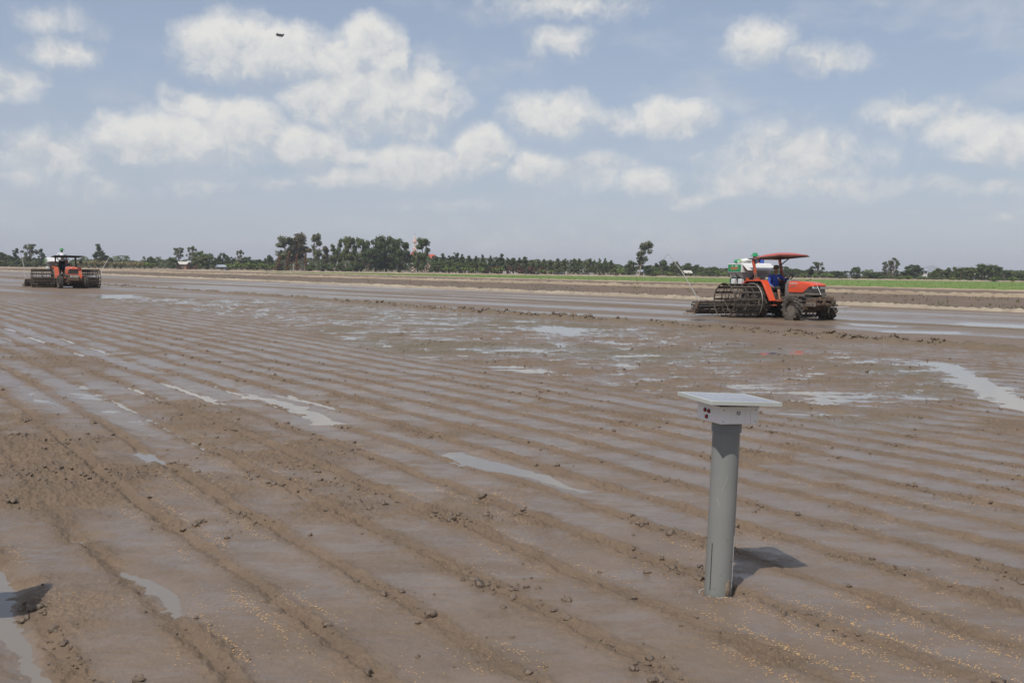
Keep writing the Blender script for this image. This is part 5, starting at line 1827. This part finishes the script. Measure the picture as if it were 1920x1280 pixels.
# far tractor
MBm = heading_matrix(125.5, 65.0, .17, -.05)
build_tractor('tractor', 'far orange tractor facing the camera under a thin dark roof', MBm, 'B')
levelling_roller(MBm, 'wide muddy roller behind the far tractor with two upright poles', 'B')
seed_spreader(MBm @ Matrix.Translation((0, -.35, 0)), 'green and white seed hopper half hidden behind the far tractor')
person('driver in dark shirt sitting at the wheel of the far tractor', MBm, {
    'pel': (.24, 0, 1.06), 'chest': (.26, 0, 1.40), 'neck': (.30, 0, 1.58), 'head': (.33, 0, 1.74),
    'shoR': (.26, -.20, 1.50), 'elbR': (.46, -.28, 1.32), 'wriR': (.78, -.16, 1.46), 'shoL': (.26, .20, 1.50), 'elbL': (.46, .28, 1.32), 'wriL': (.78, .16, 1.46),
    'hipR': (.28, -.10, 1.03), 'kneR': (.70, -.18, 1.10), 'ankR': (.80, -.20, .76), 'hipL': (.28, .10, 1.03), 'kneL': (.72, .16, 1.12), 'ankL': (.85, .16, .76)},
    DENIM, DTROU, None, False, (1, -.1, 0))
person('helper in white shirt and green hat standing up behind the far roof', MBm, {
    'pel': (-.48, -.15, 1.78), 'chest': (-.50, -.15, 2.10), 'neck': (-.52, -.15, 2.30), 'head': (-.55, -.15, 2.44),
    'shoR': (-.51, -.35, 2.22), 'elbR': (-.58, -.42, 1.98), 'wriR': (-.72, -.36, 1.80), 'shoL': (-.51, .05, 2.22), 'elbL': (-.58, .13, 1.98), 'wriL': (-.74, .10, 1.80),
    'hipR': (-.48, -.25, 1.74), 'kneR': (-.46, -.26, 1.32), 'ankR': (-.50, -.26, .955), 'hipL': (-.48, -.05, 1.74), 'kneL': (-.46, -.04, 1.32), 'ankL': (-.50, -.04, .955)},
    WSHIRT, DTROU, GHAT, False, (-1, 0, 0))

# ------------------------------------------------------------------ drone
DR = tag(empty('drone', Matrix.Translation(P(525, 66, 260)) @ Matrix.Rotation(RAD(20), 4, 'Z') @ Matrix.Rotation(RAD(3), 4, 'Y')), 'dark spraying drone flying high over the field', 'drone')
DK = mat('drone_dark', (.05, .052, .06), (.035, .037, .043), .5, 3)
b = MB(); b.box((0, 0, .04), (1.30, .8, .34)); b.box((.05, 0, -.2), (1.5, .8, .26)); b.build('body', DK, DR, bevel=.06)
for i in range(4):
    a = RAD(38 + 104 * (i % 2) + 180 * (i // 2))
    e = Vector((1.02 * math.cos(a), .95 * math.sin(a), .10))
    q = MB(); q.tube([(e.x * .25, e.y * .25, .06), e], .06, 8); am_ = q.build('arm', DK, DR)
    q = MB(); q.lathe([(.12, -.24), (.13, -.05), (.13, .14), (.05, .17)], 12, Matrix.Translation(e)); q.build('motor', DK, am_)
    q = MB(); q.tube([e + Vector((0, 0, -.1)), e + Vector((0, 0, -.36))], .05, 6); q.build('spray_nozzle', DK, am_)
    q = MB()
    for s in (-1, 1):
        a2 = a + .9 + (0 if s > 0 else math.pi)
        d_ = Vector((math.cos(a2), math.sin(a2), 0))
        q.bar(e + Vector((0, 0, .14)), e + Vector((0, 0, .155)) + d_ * .46, .06, .012)
    q.build('propeller', DK, am_)
for s in (-1, 1):
    q = MB(); q.tube([(-.35, s * .3, -.1), (-.4, s * .42, -.5), (.4, s * .42, -.5), (.35, s * .3, -.1)], .022, 6); q.build('landing_skid', DK, DR)
q = MB(); q.lathe([(.22, -.40), (.26, -.30), (.26, -.12), (.12, -.08)], 16); q.build('spray_tank', mat('tank_white', (.5, .5, .5), None, .4, 5), DR)
# ------------------------------------------------------------------ loose stuff on the mud
CLODM = mat('mud_clod', (.185, .132, .092), (.13, .095, .066), .42, 30, .5, spec=.6)
SEEDM = mat('rice_seed', (.66, .42, .19), (.52, .32, .14), .4, 60)
STRAWM = mat('dark_straw', (.10, .075, .05), (.16, .12, .07), .8, 30)
rg = np.random.default_rng(77)

def ico():
    t = (1 + 5 ** .5) / 2
    v = np.array([(-1, t, 0), (1, t, 0), (-1, -t, 0), (1, -t, 0), (0, -1, t), (0, 1, t), (0, -1, -t), (0, 1, -t), (t, 0, -1), (t, 0, 1), (-t, 0, -1), (-t, 0, 1)], float)
    v /= np.linalg.norm(v[0])
    f = np.array([(0, 11, 5), (0, 5, 1), (0, 1, 7), (0, 7, 10), (0, 10, 11), (1, 5, 9), (5, 11, 4), (11, 10, 2), (10, 7, 6), (7, 1, 8), (3, 9, 4), (3, 4, 2), (3, 2, 6), (3, 6, 8), (3, 8, 9),
                  (4, 9, 5), (2, 4, 11), (6, 2, 10), (8, 6, 7), (9, 8, 1)])
    return v, f
IV, IF = ico()
# one subdivision
def subdiv(v, f):
    v = list(map(tuple, v)); cache = {}; out = []
    def mid(a, b):
        k = (min(a, b), max(a, b))
        if k not in cache:
            m = np.array(v[a]) + np.array(v[b])
            v.append(tuple(m / np.linalg.norm(m)))
            cache[k] = len(v) - 1
        return cache[k]
    for a, b, c in f:
        ab, bc, ca = mid(a, b), mid(b, c), mid(c, a)
        out += [(a, ab, ca), (b, bc, ab), (c, ca, bc), (ab, bc, ca)]
    return np.array(v), np.array(out)
IV2, IF2 = subdiv(IV, IF)

def scatter_lumps(name, x, y, z, size, base, label, material, squash=.75, smooth=True):
    bv, bf = base
    n, k = len(x), len(bv)
    q = rg.normal(size=(n, 4))
    q /= np.linalg.norm(q, axis=1)[:, None]
    w_, a_, b_, c_ = q.T
    R = np.stack([np.stack([1 - 2 * (b_ * b_ + c_ * c_), 2 * (a_ * b_ - c_ * w_), 2 * (a_ * c_ + b_ * w_)], 1),
                  np.stack([2 * (a_ * b_ + c_ * w_), 1 - 2 * (a_ * a_ + c_ * c_), 2 * (b_ * c_ - a_ * w_)], 1),
                  np.stack([2 * (a_ * c_ - b_ * w_), 2 * (b_ * c_ + a_ * w_), 1 - 2 * (a_ * a_ + b_ * b_)], 1)], 1)
    rad = 1 + .38 * rg.normal(size=(n, k)).clip(-1.6, 1.6)
    sc_ = size[:, None, None] * np.array([1, 1, 1]) * (.7 + .6 * rg.random((n, 1, 3)))
    L = bv[None] * rad[..., None] * sc_
    L = np.einsum('nij,nkj->nki', R, L)
    L[..., 2] *= squash
    V = L + np.stack([x, y, z], 1)[:, None, :]
    F = (bf[None] + (np.arange(n) * k)[:, None, None]).reshape(-1, 3)
    return tag(link_obj(name, np_mesh(name, V.reshape(-1, 3), F, material, smooth)), label, kind='stuff')

# clods along the furrows and in the rough patches
N0 = 110000
r_ = 2.6 + 22 * rg.random(N0) ** 1.7
a_ = (rg.random(N0) - .5) * RAD(66)
cx_, cy_ = (r_ * np.sin(a_)).astype(np.float32), (r_ * np.cos(a_)).astype(np.float32)
hh, ww, tt = mud_height(cx_, cy_)
clump = sstep(fbm(cx_ * 2.2 + 3, cy_ * 2.2, 3), .50, .68)
keep = (rg.random(N0) < (1 - ww) ** 2 * (.03 + .60 * clump ** 2)) & (hh > -.018)
cx_, cy_, hh, r_ = cx_[keep], cy_[keep], hh[keep], r_[keep]
sz = np.minimum(.004 + .0042 * rg.exponential(1, len(cx_)), .024)
small = sz < .012
scatter_lumps('mud_crumbs', cx_[small], cy_[small], hh[small] + sz[small] * .25, sz[small], (IV, IF), 'small crumbs of mud along the furrows', CLODM)
scatter_lumps('mud_clods', cx_[~small], cy_[~small], hh[~small] + sz[~small] * .2, sz[~small], (IV2, IF2), 'wet clods of mud along the furrows', CLODM)
# clods heaped on the ridge line
k_ = rg.integers(0, len(RIDGE) - 1, 1500)
f_ = rg.random(1500)
RA = np.array(RIDGE)
px_ = RA[k_] + (RA[k_ + 1] - RA[k_]) * f_[:, None] + rg.normal(size=(1500, 2)) * .16
sel = sstep(fbm(px_[:, 0] * .22, px_[:, 1] * .22, 3), .42, .62) > rg.random(1500)
px_ = px_[sel].astype(np.float32)
h2, _, _ = mud_height(px_[:, 0], px_[:, 1])
s2 = .018 + .040 * rg.random(len(px_)) ** 2
scatter_lumps('ridge_clods', px_[:, 0], px_[:, 1], h2 + s2 * .3, s2, (IV2, IF2), 'dark clods heaped along the mud ridge', CLODM, .9)

# sown rice in lines on the beds
N1 = 50000
r_ = 2.6 + 13 * rg.random(N1) ** 1.3
a_ = (rg.random(N1) - .5) * RAD(64)
sx_, sy_ = (r_ * np.sin(a_)).astype(np.float32), (r_ * np.cos(a_)).astype(np.float32)
def row_u(x, y):
    bend = .0035 * (y - 8) ** 2 * .12 - .02 * x
    return .829 * x + .559 * y + .10 * (fbm(x * .3, y * .3, 3) - .5) * 2 + bend
for it in range(2):
    u_ = row_u(sx_, sy_)
    if it == 0:
        line = np.floor(u_ / .25) * .25 + .125 + rg.normal(size=N1) * np.where(rg.random(N1) < .35, .07, .016)
    sx_ = sx_ + .829 * (line - u_).astype(np.float32)
    sy_ = sy_ + .559 * (line - u_).astype(np.float32)
hs, wsd, _ = mud_height(sx_, sy_)
ok = (vn(sx_ * 1.7 + 9, sy_ * 1.7) > .45 + .35 * rg.random(N1)) & (hs > -.020)
sx_, sy_, hs = sx_[ok], sy_[ok], hs[ok]
n = len(sx_)
ang = rg.random(n) * 6.28
L = .0038 + .0038 * rg.random(n)
dx, dy = np.cos(ang) * L, np.sin(ang) * L
ox, oy = -np.sin(ang) * .0023, np.cos(ang) * .0023
zc = hs + .0030 * rg.random(n) - .0004
V = np.stack([np.stack([sx_ - dx, sy_ - dy, zc], 1), np.stack([sx_ + ox, sy_ + oy, zc], 1), np.stack([sx_ + dx, sy_ + dy, zc], 1), np.stack([sx_ - ox, sy_ - oy, zc], 1),
              np.stack([sx_, sy_, zc + .0018], 1)], 1).reshape(-1, 3)
F = (np.array([(0, 1, 4), (1, 2, 4), (2, 3, 4), (3, 0, 4)])[None] * 0 + np.array([(0, 3, 4), (3, 2, 4), (2, 1, 4), (1, 0, 4)])[None] + (np.arange(n) * 5)[:, None, None]).reshape(-1, 3)
tag(link_obj('rice_seed', np_mesh('rice_seed', V, F, SEEDM)), 'golden rice seed sown in lines on the mud', kind='stuff')

# broken stalks in the unplaned patch
SA = np.array(STUB)
N2 = 4200
qx = rg.uniform(SA[:, 0].min(), SA[:, 0].max(), N2).astype(np.float32)
qy = (SA[:, 1].min() + (min(SA[:, 1].max(), 45) - SA[:, 1].min()) * rg.random(N2) ** 1.3).astype(np.float32)
ins = poly_sd(qx, qy, STUB) > .1
qx, qy = qx[ins], qy[ins]
hq, _, _ = mud_height(qx, qy)
ins = hq > -.022
qx, qy, hq = qx[ins], qy[ins], hq[ins]
b = MB()
for x_, y_, z_ in zip(qx, qy, hq):
    a = rg.random() * 6.28
    L = .03 + .06 * rg.random()
    e_ = .15 + 1.2 * rg.random() ** 2
    p0 = Vector((x_, y_, z_ - .005))
    b.tube([p0, p0 + Vector((math.cos(a) * math.cos(e_), math.sin(a) * math.cos(e_), math.sin(e_))) * L], [.004, .002], 3, caps=False)
tag(b.build('stubble', STRAWM, smooth=False), 'broken dark stalks sticking out of the puddled patch', kind='stuff')

# young rice on the green strip and weeds on the ploughed land
def blades(name, ya, yb, x0, x1, n, h0, h1, wid, material, label, z=0.0):
    V, F = [], []
    for i in range(n):
        px = x0 + (x1 - x0) * rg.random()
        p = g(px, ya(px)).lerp(g(px, yb(px)), rg.random())
        for k in range(3):
            a = rg.random() * 6.28
            hgt = h0 + (h1 - h0) * rg.random()
            o = len(V)
            q = p + Vector((rg.normal() * wid, rg.normal() * wid, 0))
            V += [(q.x - math.sin(a) * wid * .3, q.y + math.cos(a) * wid * .3, z), (q.x + math.sin(a) * wid * .3, q.y - math.cos(a) * wid * .3, z),
                  (q.x + math.cos(a) * hgt * .4, q.y + math.sin(a) * hgt * .4, z + hgt)]
            F.append((o, o + 1, o + 2))
    tag(link_obj(name, np_mesh(name, np.array(V), np.array(F), material)), label, kind='stuff')
blades('rice_seedlings', yL3, yL4, 500, 2200, 16000, .06, .15, .08, leafmat('young_rice', (.13, .21, .04), (.18, .26, .055), .3), 'young rice standing in the green strip', .02)
blades('weeds', lambda p: yL1(p) - 1.5, yL2, -100, 2100, 700, .08, .22, .10, leafmat('weed', (.16, .15, .06), (.12, .13, .05), .2), 'sparse weeds on the ploughed land', -.02)
